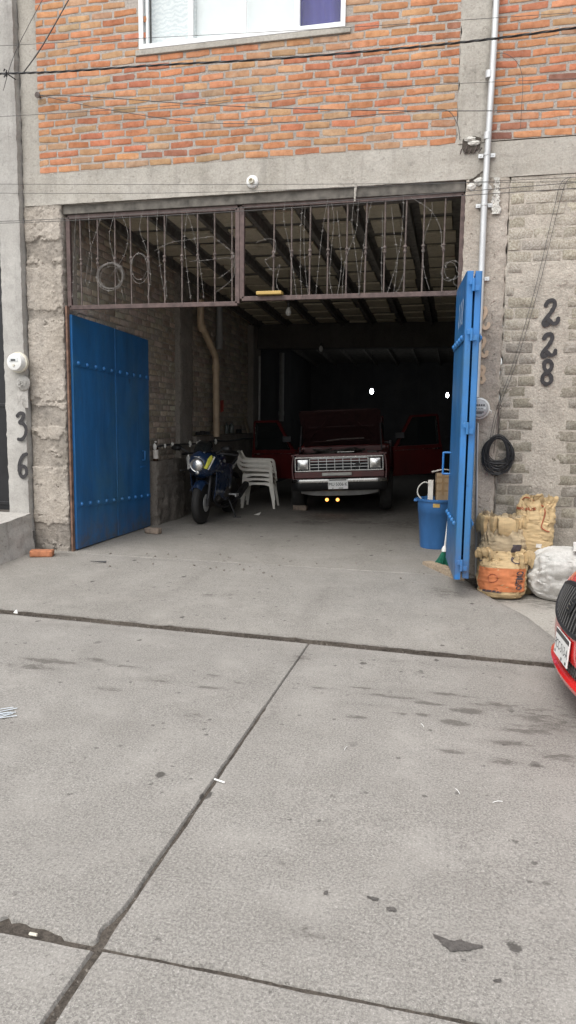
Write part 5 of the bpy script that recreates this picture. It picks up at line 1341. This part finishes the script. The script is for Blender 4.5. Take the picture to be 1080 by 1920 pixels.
# ------------------------------------------------------------------ dark red pickup with its bonnet and doors open
tk = thing('pickup_truck', 'old dark red pickup truck with raised bonnet and both doors open', 'pickup truck', (-1.815, 11.0, GZ), R(5.5))
MR = Matrix.Translation(V(-.7, 0, .3)) @ Matrix.Rotation(R(-2.9), 4, 'Y') @ Matrix.Translation(V(.7, 0, -.3))
def tb(b, name, mat, parent=None, bevel=0, **kw): b.xf(MR); return b.build(name, mat, parent or tk, False, bevel, **kw)
b = MB(); b.smooth = True
prof = [(.16, .545), (.03, .56), (.0, .55), (-.004, .525), (.0, .50), (.012, .495)]
ids = []
for i in range(33):
    x = -.735+1.47*i/32; e = max(0, abs(x)-.60)/.135; off = .10*e*e
    ids.append([b.vert((x, y_+off, z_)) for y_, z_ in prof])
for i in range(32):
    for j in range(len(prof)-1): b.face((ids[i][j], ids[i+1][j], ids[i+1][j+1], ids[i][j+1]))
bpz = tb(b, 'bumper', M['chrome'])
b = MB(); b.smooth = True; prof = [(.02, .4955), (.014, .49), (.02, .40), (.05, .37), (.16, .365)]; ids = []
for i in range(33):
    x = -.735+1.47*i/32; e = max(0, abs(x)-.60)/.135; off = .10*e*e
    ids.append([b.vert((x, y_+off, z_)) for y_, z_ in prof])
for i in range(32):
    for j in range(len(prof)-1): b.face((ids[i][j], ids[i+1][j], ids[i+1][j+1], ids[i][j+1]))
tb(b, 'bumper_face', M['black'], bpz)
b = MB(); b.sheet(24, 3, lambda u, v: V(-.60+1.2*u, .09+.06*v, .372-(.09*v)*(1-.5*(2*u-1)**4)), back=(0, .01, 0)); tb(b, 'valance', M['greypvc'])
pl = MB(); pl.box((-.01, -.015, .475), (.305, .006, .152)); plo = tb(pl, 'number_plate', M['plate'], None, .002)
b = text_mb('MU·5006·K', .072, None, lambda q: V(q.x*.86-.01, -.0192, .470+q.y), res=3); tb(b, 'plate_text', M['ink'], plo)
b = MB(); b.bb(-.14, .12, -.0192, -.0182, .530, .545); b.bb(-.10, -.08, -.0192, -.0182, .408, .418); b.bb(.0, .07, -.0192, -.0182, .408, .418); tb(b, 'plate_band', M['greycable'], plo)
# grille and headlights
gf = MB()
GX, G0, G1, GY = .69, .665, .895, .13
gf.bb(-GX, GX, GY, GY+.05, G1-.022, G1); gf.bb(-GX, GX, GY, GY+.05, G0, G0+.020); gf.bb(-GX, -GX+.018, GY, GY+.05, G0+.02, G1-.022); gf.bb(GX-.018, GX, GY, GY+.05, G0+.02, G1-.022)
for s in (-1, 1): gf.bb(s*.455-.010, s*.455+.010, GY+.004, GY+.05, G0+.021, G1-.023)
gfo = tb(gf, 'grille', M['chrome'], None, .005)
b = MB()
for k in range(1, 7): b.bb(-.445+.1271*k-.004, -.445+.1271*k+.004, GY+.012, GY+.04, G0+.021, G1-.023)
for z in (.728, .775, .822): b.bb(-.444, .444, GY+.008, GY+.0115, z-.005, z+.005)
b.bb(-.444, .444, GY+.012, GY+.03, G1-.035, G1-.0235)
tb(b, 'grille_bars', M['galv'], gfo)
b = MB(); b.bb(-.68, .68, GY+.05, GY+.07, G0+.005, G1-.01); tb(b, 'grille_backing', M['dark'], gfo)
b = MB(); b.lathe((.285, GY+.002, .758), [(.062, .01), (.062, -.002), (.054, -.006)], 24, 'y', .45); eo = tb(b, 'emblem', M['chrome'], gfo)
b = MB(); b.lathe((.285, GY-.0045, .758), [(.052, .0), (.050, -.0035)], 24, 'y', .42); tb(b, 'emblem_field', M['darkmetal'], gfo)
b = MB(); c = catmull([V(.250, GY-.0088, .755), V(.262, GY-.0088, .766), V(.268, GY-.0088, .752), V(.283, GY-.0088, .761), V(.296, GY-.0088, .753), V(.306, GY-.0088, .763), V(.318, GY-.0088, .758)], 4); b.tube(c, .0022, 4); tb(b, 'emblem_script', M['chrome'], gfo)
for s in (-1, 1):
    b = MB(); hx = s*.562; b.bb(hx-.094, hx+.094, GY+.015, GY+.045, .690, .865); ho = tb(b, 'headlight', M['darkmetal'], None, .006)
    b = MB(); b.sheet(12, 10, lambda u, v: V(hx-.080+.160*u, GY+.012-.016*math.sin(math.pi*u)*math.sin(math.pi*v), .705+.145*v), back=(0, .006, 0)); tb(b, 'lens', M['lens'], ho)
lb = MB(); lb.bb(-.26, .20, .07, .11, .600, .648); tb(lb, 'light_bar', M['rag'], None, .006)
fr2 = MB(); fr2.bb(-.70, .70, .12, .17, .565, .66); tb(fr2, 'front_panel', M['red_truck'], None, .008)
# fenders with arches
for s in (-1, 1):
    b = MB()
    def fen(u, v):
        y = .14+1.16*u; z = .46+.47*v; ar = math.hypot((y-.85)/.42, (z-.33)/.40)
        if ar < 1 and v < .75: z = max(z, .33+.40*math.sqrt(max(0, 1-((y-.85)/.42)**2)))
        return V(s*(.80-.03*(2*v-1)**2-.06*(1-u)**4), y, z)
    b.sheet(26, 12, fen, back=(-s*.02, 0, 0)); tb(b, 'fender', M['red_truck'])
    b = MB(); b.sheet(20, 4, lambda u, v: V(s*(.79-.12*v-.05*(1-u)**4), .14+1.16*u, .932+.03*u+.014*v), back=(0, 0, -.02)); tb(b, 'fender_top', M['red_truck'])
    b = MB(); b.bar((s*.66, .62, .95), (s*.64, .82, 1.38), .02, .02); tb(b, 'bonnet_stay', M['darkmetal'])
b = MB(); b.bb(-.67, .67, .17, .22, .80, .935); tb(b, 'radiator_support', M['red_truck'], None, .006)
# engine bay
b = MB(); rr = random.Random(9); b.bb(-.66, .66, .22, 1.28, .55, .62); b.bb(-.25, .25, .35, 1.1, .62, .90)
for k in range(34):
    x, y = rr.uniform(-.58, .58), rr.uniform(.28, 1.15); s = rr.uniform(.03, .10); b.box((x, y, .84+rr.uniform(0, .08)), (s*1.6, s*1.4, s), Matrix.Rotation(rr.uniform(0, 3), 3, 'Z'))
b.lathe((.05, .7, .90), [(.19, 0), (.19, .06), (.17, .07), (.02, .075)], 24)
for k in range(7): b.tube(catmull([(rr.uniform(-.5, .5), rr.uniform(.3, 1), .92), (rr.uniform(-.5, .5), rr.uniform(.3, 1), .99), (rr.uniform(-.5, .5), rr.uniform(.3, 1), .90)], 6), .014, 6)
tb(b, 'engine', M['engine'])
b = MB(); b.bb(-.03, .24, .26, .32, .948, .962); tb(b, 'radiator_cap_strip', M['chrome'], None, .004)
# bonnet
H0, H1 = V(0, 1.25, 1.03), V(0, .56, 1.60)
hd = (H1-H0); hn = V(0, -hd.z, hd.y).normalized()*-1
if hn.y > 0: hn = -hn                         # towards the front: the underside
b = MB(); b.sheet(20, 14, lambda u, v: H0+hd*v+V((-.66+1.32*u)*(1-.02*v), 0, 0)-hn*(.035-.03*(2*u-1)**4-.02*(2*v-1)**6), back=-hn*.012); bo = tb(b, 'bonnet', M['bonnet_under'])
def onh(u, v, o): return H0+hd*v+V(-.66+1.32*u, 0, 0)+hn*o
b = MB()
for (u0, v0, u1, v1) in ((.03, .04, .03, .96), (.97, .04, .97, .96), (.03, .95, .97, .95), (.05, .07, .95, .07), (.10, .12, .42, .90), (.90, .12, .58, .90), (.1, .5, .9, .5)):
    b.bar(onh(u0, v0, -.018), onh(u1, v1, -.018), .07, .016, tuple(hn))
tb(b, 'bonnet_ribs', M['bonnet_under'], bo, .004)
b = MB(); b.tube(catmull([onh(.30, .16, .012), onh(.5, .20, .014), onh(.78, .21, .012)], 6), .014, 6); b.bb(.44, .56, .0, .0, 0, 0) if False else None; tb(b, 'insulation_edge', M['rust'], bo)
# cab, bed, chassis
b = MB(); b.bb(-.79, .79, 1.36, 2.75, .50, 1.02); b.bb(-.74, .74, 1.28, 1.36, .50, 1.03); tb(b, 'cab_body', M['red_truck'], None, .03)
b = MB(); b.prism([(-.66, 1.33, 1.02), (.66, 1.33, 1.02), (.58, 1.80, 1.50), (-.58, 1.80, 1.50)], (0, .02, .012)); tb(b, 'windscreen', M['carglass'])
b = MB(); b.prism([(-.70, 1.30, 1.02), (-.66, 1.30, 1.02), (-.58, 1.80, 1.51), (-.62, 1.80, 1.51)], (0, .04, 0)); tb(b, 'windscreen_pillar', M['red_truck']); b = MB(); b.prism([(.70, 1.30, 1.02), (.66, 1.30, 1.02), (.58, 1.80, 1.51), (.62, 1.80, 1.51)], (0, .04, 0)); tb(b, 'windscreen_pillar', M['red_truck'])
b = MB(); b.bb(-.63, .63, 1.79, 2.75, 1.50, 1.56); b.bb(-.68, .68, 2.70, 2.76, 1.02, 1.50); tb(b, 'roof', M['red_truck'], None, .03)
b = MB(); b.bb(-.70, .70, 1.9, 2.4, .55, .95); b.bb(-.68, .68, 2.3, 2.5, .9, 1.38); tb(b, 'bench_seat', M['black'], None, .04)
b = MB(); 
for s in (-1, 1): b.bb(s*.80-.02, s*.80+.02, 2.80, 4.4, .55, 1.0)
b.bb(-.78, .78, 4.38, 4.42, .55, 1.0); b.bb(-.78, .78, 2.8, 4.38, .60, .63); tb(b, 'cargo_bed', M['red_truck'], None, .01)
b = MB(); b.bb(-.45, -.37, .2, 4.3, .42, .52); b.bb(.37, .45, .2, 4.3, .42, .52); b.bb(-.45, .45, .7, .8, .36, .46); b.tube([(-.62, .85, .34), (.62, .85, .34)], .035, 10); b.bb(-.2, .2, .5, 1.2, .30, .5); tb(b, 'chassis', M['darkmetal'])
for s, dz in ((-1, 0), (1, .035)):
    wheel_lathe((s*.715, .85, .335+dz), .335, .205, tk, 'wheel', M['galv'])
    wheel_lathe((s*.70, 3.55, .335), .335, .205, tk, 'wheel', M['galv'])
    # doors
    th = R(58); hg = V(s*.80, 1.36, 0); dd_ = V(s*math.sin(th), math.cos(th), 0); on = V(s*math.cos(th), -math.sin(th), 0)   # on: outer face
    def dp(a, z, o_): return hg+dd_*a+V(0, 0, z)+on*o_
    b = MB(); b.sheet(16, 14, lambda u, v: dp(.03+1.0*u, .47+.50*v, .03+.022*math.sin(math.pi*v)), back=-on*.07); do = tb(b, 'door', M['red_truck'])
    b = MB(); 
    for (a0, z0, a1, z1) in ((.10, .97, .42, 1.47), (.42, 1.47, .95, 1.48), (.95, 1.48, 1.00, .97)): b.bar(dp(a0, z0, 0), dp(a1, z1, 0), .035, .05, tuple(on))
    tb(b, 'window_frame', M['red_truck'], do)
    b = MB(); b.prism([dp(.14, .975, 0), dp(.98, .975, 0), dp(.94, 1.46, 0), dp(.43, 1.45, 0)], on*.004); tb(b, 'window', M['carglass'], do)
    b = MB(); b.bar(dp(.05, .905, .048), dp(1.02, .905, .048), .006, .016, tuple(on)); b.bar(dp(.965, 1.0, .026), dp(.93, 1.40, .026), .006, .012, tuple(on)); b.bar(dp(.86, .90, .05), dp(.96, .90, .05), .02, .03, tuple(on)); tb(b, 'chrome_trim', M['chrome'], do)
    b = MB(); b.bar(dp(.16, 1.0, .04), dp(.10, 1.10, .16), .014, .014); b.box(dp(.08, 1.16, .17), (.15, .03, .10), Matrix.Rotation(R(s*10), 3, 'Z')); tb(b, 'mirror', M['darkmetal'], do, .008)
for px_ in (613, 633):
    q = P(px_, 937, 11.2); loc = MR.inverted() @ (Matrix.Rotation(R(-5.5), 4, 'Z') @ (q-Vector(tk.location)))
    b = MB(); b.lathe(loc, [(.020, .03), (.026, -.0), (.022, -.02), (.006, -.03)], 12, 'y'); lo = tb(b, 'marker_lamp', M['amber'])
    b = MB(); b.lathe(loc, [(.03, .031), (.034, .012), (.034, .06), (.02, .07)], 12, 'y'); b.tube([loc+V(0, .05, 0), loc+V(0, .08, .12)], .006, 5); tb(b, 'lamp_housing', M['black'], lo)
q = P(623, 857, 11.35); b = crumple((q.x, 11.36, q.z-.01), .10, .07, .045, 21, 14); o = b.build('white_rag', M['rag']); tag(o, 'crumpled white rag lying on the front edge of the truck engine bay', 'rag')
q = P(700, 850, 11.5); b = crumple((q.x, 11.5, q.z), .10, .06, .04, 23, 12); o = b.build('glove', M['card']); tag(o, 'crumpled brown glove lying in the truck engine bay', 'glove')

# ------------------------------------------------------------------ red car parked at the right
q = CAM+ray(1053, 1213)*4.05
CR = R(5.5)
ca_ = thing('parked_car', 'red hatchback parked at the right edge with black grille', 'car', (0, 0, 0), CR)
nose = V(-math.cos(CR), -math.sin(CR), 0)
ca_.location = (q.x-nose.x*.012, q.y-nose.y*.012, 0)
ZP = q.z                                     # height of the plate
# local: nose at x=0, +x to the rear
PRO = [(.145, .14), (.155, .04), (.17, -.005), (.195, -.012), (.208, .004), (.214, .03), (ZP-.055, .024), (ZP-.045, .004), (ZP, 0), (ZP+.09, .004), (ZP+.14, .015), (ZP+.22, .04), (ZP+.30, .075), (ZP+.345, .115), (ZP+.375, .18), (ZP+.40, .27)]
def prof_x(z):
    for (a, b_), (c, d) in zip(PRO, PRO[1:]):
        if z <= c: t_ = (z-a)/(c-a); return b_+(d-b_)*t_
    return PRO[-1][1]
def plan(y): t_ = abs(y)/.87; return .16*t_**2+.30*t_**7
def shell(y, z, off=0): return V(prof_x(z)+plan(y)-off, y, z)
b = MB(); ny_ = 44
zs = []
for (a, _), (c, _) in zip(PRO, PRO[1:]): zs += [a+(c-a)*k/3 for k in range(3)]
zs.append(PRO[-1][0])
ids = [[b.vert(shell(-.86+1.72*i/ny_, z)) for z in zs] for i in range(ny_+1)]
b.smooth = True
for i in range(ny_):
    for j in range(len(zs)-1): b.face((ids[i][j], ids[i+1][j], ids[i+1][j+1], ids[i][j+1]))
b.build('front_bumper', M['red_car'], ca_)
def patch(name, outline_fn, mat, parent, off, n=30, mz=8, thick=.0):
    b = MB()
    def q_(u, v):
        y, z = outline_fn(u, v); return shell(y, z, off)
    b.sheet(n, mz, q_, back=(.02, 0, 0)); return b.build(name, mat, parent)
def grille_o(u, v):
    y = -.42+.84*u; e = abs(2*u-1); z0 = ZP+.105+.06*e**3; z1 = ZP+.325-.05*e**2.5; return y, z0+(z1-z0)*v
go = patch('upper_grille', grille_o, M['black'], ca_, .006)
b = MB()
def edge_tube(fn, off, r):
    pts = [shell(*fn(i/30, 0), off) for i in range(31)]+[shell(*fn(1, j/6), off) for j in range(1, 7)]+[shell(*fn(1-i/30, 1), off) for i in range(1, 31)]+[shell(*fn(0, 1-j/6), off) for j in range(1, 6)]
    b = MB(); b.tube(pts, r, 8, closed=True); return b
edge_tube(grille_o, .006, .014).build('grille_surround', M['darkmetal'], go)
b = MB()
for k in range(17):
    u = .04+.92*k/16; b.tube([shell(*grille_o(u, v), .010) for v in (.05, .3, .5, .7, .95)], .0042, 6)
b.build('grille_bars', M['greycable'], go)
b = MB(); zc = ZP+.235
b.prism([shell(-.045, zc+.036, .018), shell(.037, zc+.036, .018), shell(.045, zc-.036, .018), shell(-.037, zc-.036, .018)], (-.010, 0, 0)); eo = b.build('emblem', M['darkmetal'], go, False, .004)
for pts in ([(-.028, .022), (.012, .022)], [(.028, .009), (-.020, .003)], [(.024, -.014), (-.024, -.020)]): 
    b = MB(); b.tube([shell(y, zc+dz, .030) for y, dz in pts], .0045, 6); b.build('emblem_stripe', M['chrome'], go)
def low_o(u, v):
    y = -.60+1.2*u; e = abs(2*u-1); z0 = .216+.006*e**2; z1 = ZP-.057-.004*e**2; return y, z0+(z1-z0)*v
lo_ = patch('lower_grille', low_o, M['black'], ca_, .004)
b = MB()
for k in range(30):
    for s in (-1, 1):
        u = (k+.5)/30; b.tube([shell(*low_o(min(1, max(0, u+s*.05*(v-.5))), v), .006) for v in (.04, .35, .65, .96)], .0035, 5)
b.build('grille_mesh', M['greycable'], lo_)
b = MB(); b.box((-.010, 0, ZP), (.008, .302, .152), Matrix.Rotation(R(4), 3, 'Y')); plo = b.build('number_plate', M['white_pl'], ca_, False, .003)
rotp = Matrix.Rotation(R(4), 3, 'Y')
def onpl(x, y, o_): return V(-.010, 0, ZP)+rotp @ V(-.0042-o_, -x, y)
b = text_mb('PCC-513-A', .072, None, lambda q: onpl(q.x*.84, q.y-.008, .0006), res=3); b.build('plate_text', M['ink'], plo)
b = MB(); b.poly([onpl(-.148, .048, .0005), onpl(.148, .048, .0005), onpl(.148, .073, .0005), onpl(-.148, .073, .0005)]); b.build('plate_band', M['greycable'], plo)
b = MB()
for x, y in ((-.12, -.055), (.03, -.06), (.12, -.058)): b.poly([onpl(x-.012, y-.008, .0006), onpl(x+.012, y-.008, .0006), onpl(x+.012, y+.008, .0006), onpl(x-.012, y+.008, .0006)])
b.build('plate_marks', M['greycable'], plo)
# headlights, bonnet, body, glasshouse
for s in (-1, 1):
    def ho_(u, v): y = s*(.50+.30*u); z0 = ZP+.19+.06*u; z1 = ZP+.30+.03*u; return y, z0+(z1-z0)*v
    hh = patch('headlight', ho_, M['lens'], ca_, .005, 12, 5)
    def fo(u, v): y = s*(.64+.14*u); return y, .26+.10*v
    patch('fog_lamp_recess', fo, M['black'], ca_, .004, 8, 5)
ZH = ZP+.40
def car_sec(x):      # half width, sill, shoulder height
    return None
b = MB(); b.sheet(16, 20, lambda u, v: V(.27+plan((-.80+1.6*v)*.98)*(1-u)*.9+.78*u, -.80+1.60*v, ZH+.24*u**.75+.035*(1-(2*v-1)**2)-.05*abs(2*v-1)**6)); b.build('bonnet', M['red_car'], ca_)
for s in (-1, 1):
    def side(u, v):
        x = .42+3.55*u; z = .20+(ZH+.02+.24*min(1, u*4)**.75-.02*0-.20)*v
        for wxc in (.72, 3.25):
            if abs(x-wxc) < .36:
                za = .31+math.sqrt(max(0, .36**2-(x-wxc)**2))
                if z < za: z = za
        return V(x, s*(.865-.06*(2*v-1)**2-.10*max(0, u-.85)/.15-.03*(1-min(1, u*6))), z)
    b = MB(); b.sheet(90, 14, side, back=(0, -s*.02, 0)); sd_ = b.build('body_side', M['red_car'], ca_)
    b = MB(); b.bb(1.05, 2.85, s*.80-.02, s*.80+.02, .22, .30); b.build('sill', M['black'], ca_, False, .01)
    b = MB(); b.tube([(1.30, s*.80, ZH+.30), (1.28, s*.90, ZH+.33)], .02, 8); b.lathe((1.27, s*.93, ZH+.34), [(.04, -.07), (.07, 0), (.05, .08)], 14, (V(1, 0, 0), V(0, 0, 1), V(0, 1, 0)), .7); b.build('mirror', M['red_car'], ca_)
    for z_, x_ in ((0, .72), (0, 3.25)): wheel_lathe((0, 0, 0), .31, .2, ca_, 'wheel', M['galv']).matrix_parent_inverse = Matrix.Identity(4)
ws_ = [o for o in ca_.children if o.name.startswith('wheel')]
for o, (x_, y_) in zip(ws_, ((.72, -.74), (3.25, -.74), (.72, .74), (3.25, .74))): o.location = (x_, y_, .31); o.rotation_euler = (0, 0, R(90))
ZS = ZH+.26
b = MB(); b.prism([(1.00, -.72, ZS-.02), (1.00, .72, ZS-.02), (1.75, .60, ZS+.46), (1.75, -.60, ZS+.46)], (.02, 0, .01)); b.build('windscreen', M['carglass'], ca_)
for s in (-1, 1):
    b = MB(); b.prism([(1.10, s*.80, ZS), (3.5, s*.78, ZS+.02), (3.1, s*.62, ZS+.46), (1.80, s*.63, ZS+.46)], (0, -s*.02, 0)); b.build('side_window', M['carglass'], ca_)
b = MB(); b.prism([(3.95, -.68, ZS), (3.95, .68, ZS), (3.5, .56, ZS+.45), (3.5, -.56, ZS+.45)], (-.02, 0, 0)); b.build('rear_window', M['carglass'], ca_)
b = MB(); b.sheet(14, 12, lambda u, v: V(1.70+1.85*u, -.65+1.30*v, ZS+.46+.05*math.sin(math.pi*u)+.03*math.sin(math.pi*v)), back=(0, 0, -.03)); b.build('roof', M['red_car'], ca_)
b = MB(); b.prism([(.97, -.75, ZS-.05), (1.04, -.75, ZS-.05), (1.79, -.66, ZS+.47), (1.72, -.66, ZS+.47)], (0, .05, 0)); b.build('windscreen_pillar', M['red_car'], ca_); b = MB(); b.prism([(.97, .75, ZS-.05), (1.04, .75, ZS-.05), (1.79, .66, ZS+.47), (1.72, .66, ZS+.47)], (0, -.05, 0)); b.build('windscreen_pillar', M['red_car'], ca_)
b = MB(); b.prism([(3.94, -.80, .24), (3.94, .80, .24), (4.02, .78, ZS-.02), (4.02, -.78, ZS-.02)], (-.06, 0, 0)); b.build('tailgate', M['red_car'], ca_, False, .02)
b = MB(); b.bb(.25, 3.9, -.78, .78, .19, .24); b.bb(1.05, 3.9, -.78, .78, ZS-.10, ZS-.06); b.build('underbody', M['dark'], ca_)

# ------------------------------------------------------------------ litter and marks on the ground
rr = random.Random(12)
q0, q1 = PZ(170, 1054, .085), PZ(199, 1055, .085)
b = MB(); b.tube([V(q0.x, q0.y, .096), V((q0.x+q1.x)/2, q0.y+.005, .096), V(q1.x, q1.y, .096)], [.004, .006, .011], 6); o = b.build('screwdriver', M['black']); tag(o, 'small black tool lying on the concrete by the dark blue gate', 'tool')
q = PZ(411, 1467, 0)
b = MB(); b.tube([(q.x-.025, q.y+.008, .008), (q.x+.028, q.y-.010, .008)], .004, 6); o = b.build('white_stick', M['white_pl']); tag(o, 'short white stick lying beside the long dark joint', 'stick')
q = PZ(62, 1754, 0); b = MB(); b.tube([(q.x-.012, q.y, .004), (q.x+.014, q.y, .004)], .005, 6); o = b.build('cigarette_butt', M['cream_pl']); tag(o, 'orange-white cigarette butt in the broken joint at lower left', 'cigarette butt')
for i, (px_, py_) in enumerate(((648, 1405), (792, 1362), (858, 1486), (933, 1506))):
    q = PZ(px_, py_, 0); a = rr.uniform(0, 3); b = MB(); b.tube(catmull([(q.x-.022*math.cos(a), q.y-.022*math.sin(a), .006), (q.x, q.y+.004, .008), (q.x+.022*math.cos(a), q.y+.022*math.sin(a), .006)], 3), .0016, 4)
    o = b.build('paper_scrap', M['white_pl']); tag(o, 'thin white paper curl lying on the open street slab', 'paper scrap', 'paper curls on the street')
q = PZ(29, 1152, 0); b = MB(); b.poly([(q.x-.02, q.y, .012), (q.x+.02, q.y-.01, .012), (q.x, q.y+.01, .036)]); b.prism([(q.x-.02, q.y, .012), (q.x+.02, q.y-.01, .012), (q.x, q.y+.01, .035)], (.004, .006, 0)); o = b.build('paper_scrap', M['white_pl']); tag(o, 'white folded paper bit standing in the joint at the far left', 'paper scrap')
q = PZ(482, 967, GZ); b = MB(); b.prism([(q.x-.05, q.y, GZ+.012), (q.x+.04, q.y-.02, GZ+.012), (q.x+.05, q.y+.04, GZ+.05), (q.x+.01, q.y+.05, GZ+.02)], (0, .003, .004)); o = b.build('dry_leaf', M['rag']); tag(o, 'pale dry leaf on the garage floor beside the chair stack', 'leaf')
# grit in the joints
b = MB()
for k in range(260):
    if k < 150:
        x = rr.uniform(-3.9, 1.0); y = JL(x)+rr.uniform(-.03, .02); z = -.008
    else:
        y = rr.uniform(1.2, 4.6); x = JX+rr.gauss(0, .010); z = -.014
    s = rr.uniform(.002, .005); b.box((x, y, z+s*.3), (s*2, s*1.6, s*1.2), Euler((rr.random(), rr.random(), rr.random()*6)).to_matrix())
for k in range(60):
    x, y = rr.uniform(-4, .3), rr.uniform(6.6, 7.6); s = rr.uniform(.003, .011); z = .012+.078*(((y-5)/2.1) if y < 7.1 else 1)**.85
    b.box((x, y, min(z, GZ)+s*.3), (s*2, s*1.6, s*1.2), Euler((rr.random(), rr.random(), rr.random()*6)).to_matrix())
o = b.build('grit', M['stone']); tag(o, 'loose grit and crumbs lying in the joints of the concrete', 'grit', None, 'stuff')
def blot(name, pts, mat, z=.004):
    b = MB(); c = catmull([PZ(x, y, z) for x, y in pts], 10, True); cen = sum(c, V(0, 0, 0))/len(c)
    rg = [b.vert(p+(p-cen).normalized()*(.010*fbm(p.x*30, p.y*30)+.007*fbm(p.x*90, p.y*90))) for p in c]; k = b.vert(cen)
    for i in range(len(rg)): b.face((rg[i], rg[(i+1) % len(rg)], k))
    o = b.build(name, mat); tag(o, kind='structure'); return o
M['tar'] = concrete('oil_soaked_concrete', (.085, .078, .072), (.13, .12, .112), .1, .3, .4, .6, 60)
blot('street_stain', [(812, 1752), (830, 1757), (845, 1764), (862, 1762), (884, 1768), (904, 1774), (888, 1780), (860, 1784), (842, 1780), (828, 1768)], M['tar'], .0058)
for pts in ([(866, 1799), (874, 1797), (874, 1803), (869, 1801)], [(927, 1838), (938, 1836), (940, 1841), (932, 1842)], [(606, 1674), (612, 1672), (613, 1678), (608, 1677)], [(690, 1682), (698, 1680), (710, 1686), (698, 1688)], [(728, 1701), (736, 1700), (737, 1706), (730, 1705)]):
    blot('street_stain', pts, M['tar'], .0058)
b = MB()
for k in range(9):
    x0, y0 = rr.uniform(-4, 14), rr.uniform(1328, 1346); 
    p_, q_ = PZ(x0-20, y0+rr.uniform(0, 8), .0065), PZ(x0+rr.uniform(12, 26), y0-rr.uniform(0, 6), .0065); t_ = (q_-p_).normalized(); n_ = V(-t_.y, t_.x, 0)*.004
    p_.z += .0002*k; q_.z += .0002*k; b.poly([p_+n_, p_-n_, q_-n_, q_+n_])
o = b.build('chalk_marking', M['whitepaint']); tag(o, kind='structure')
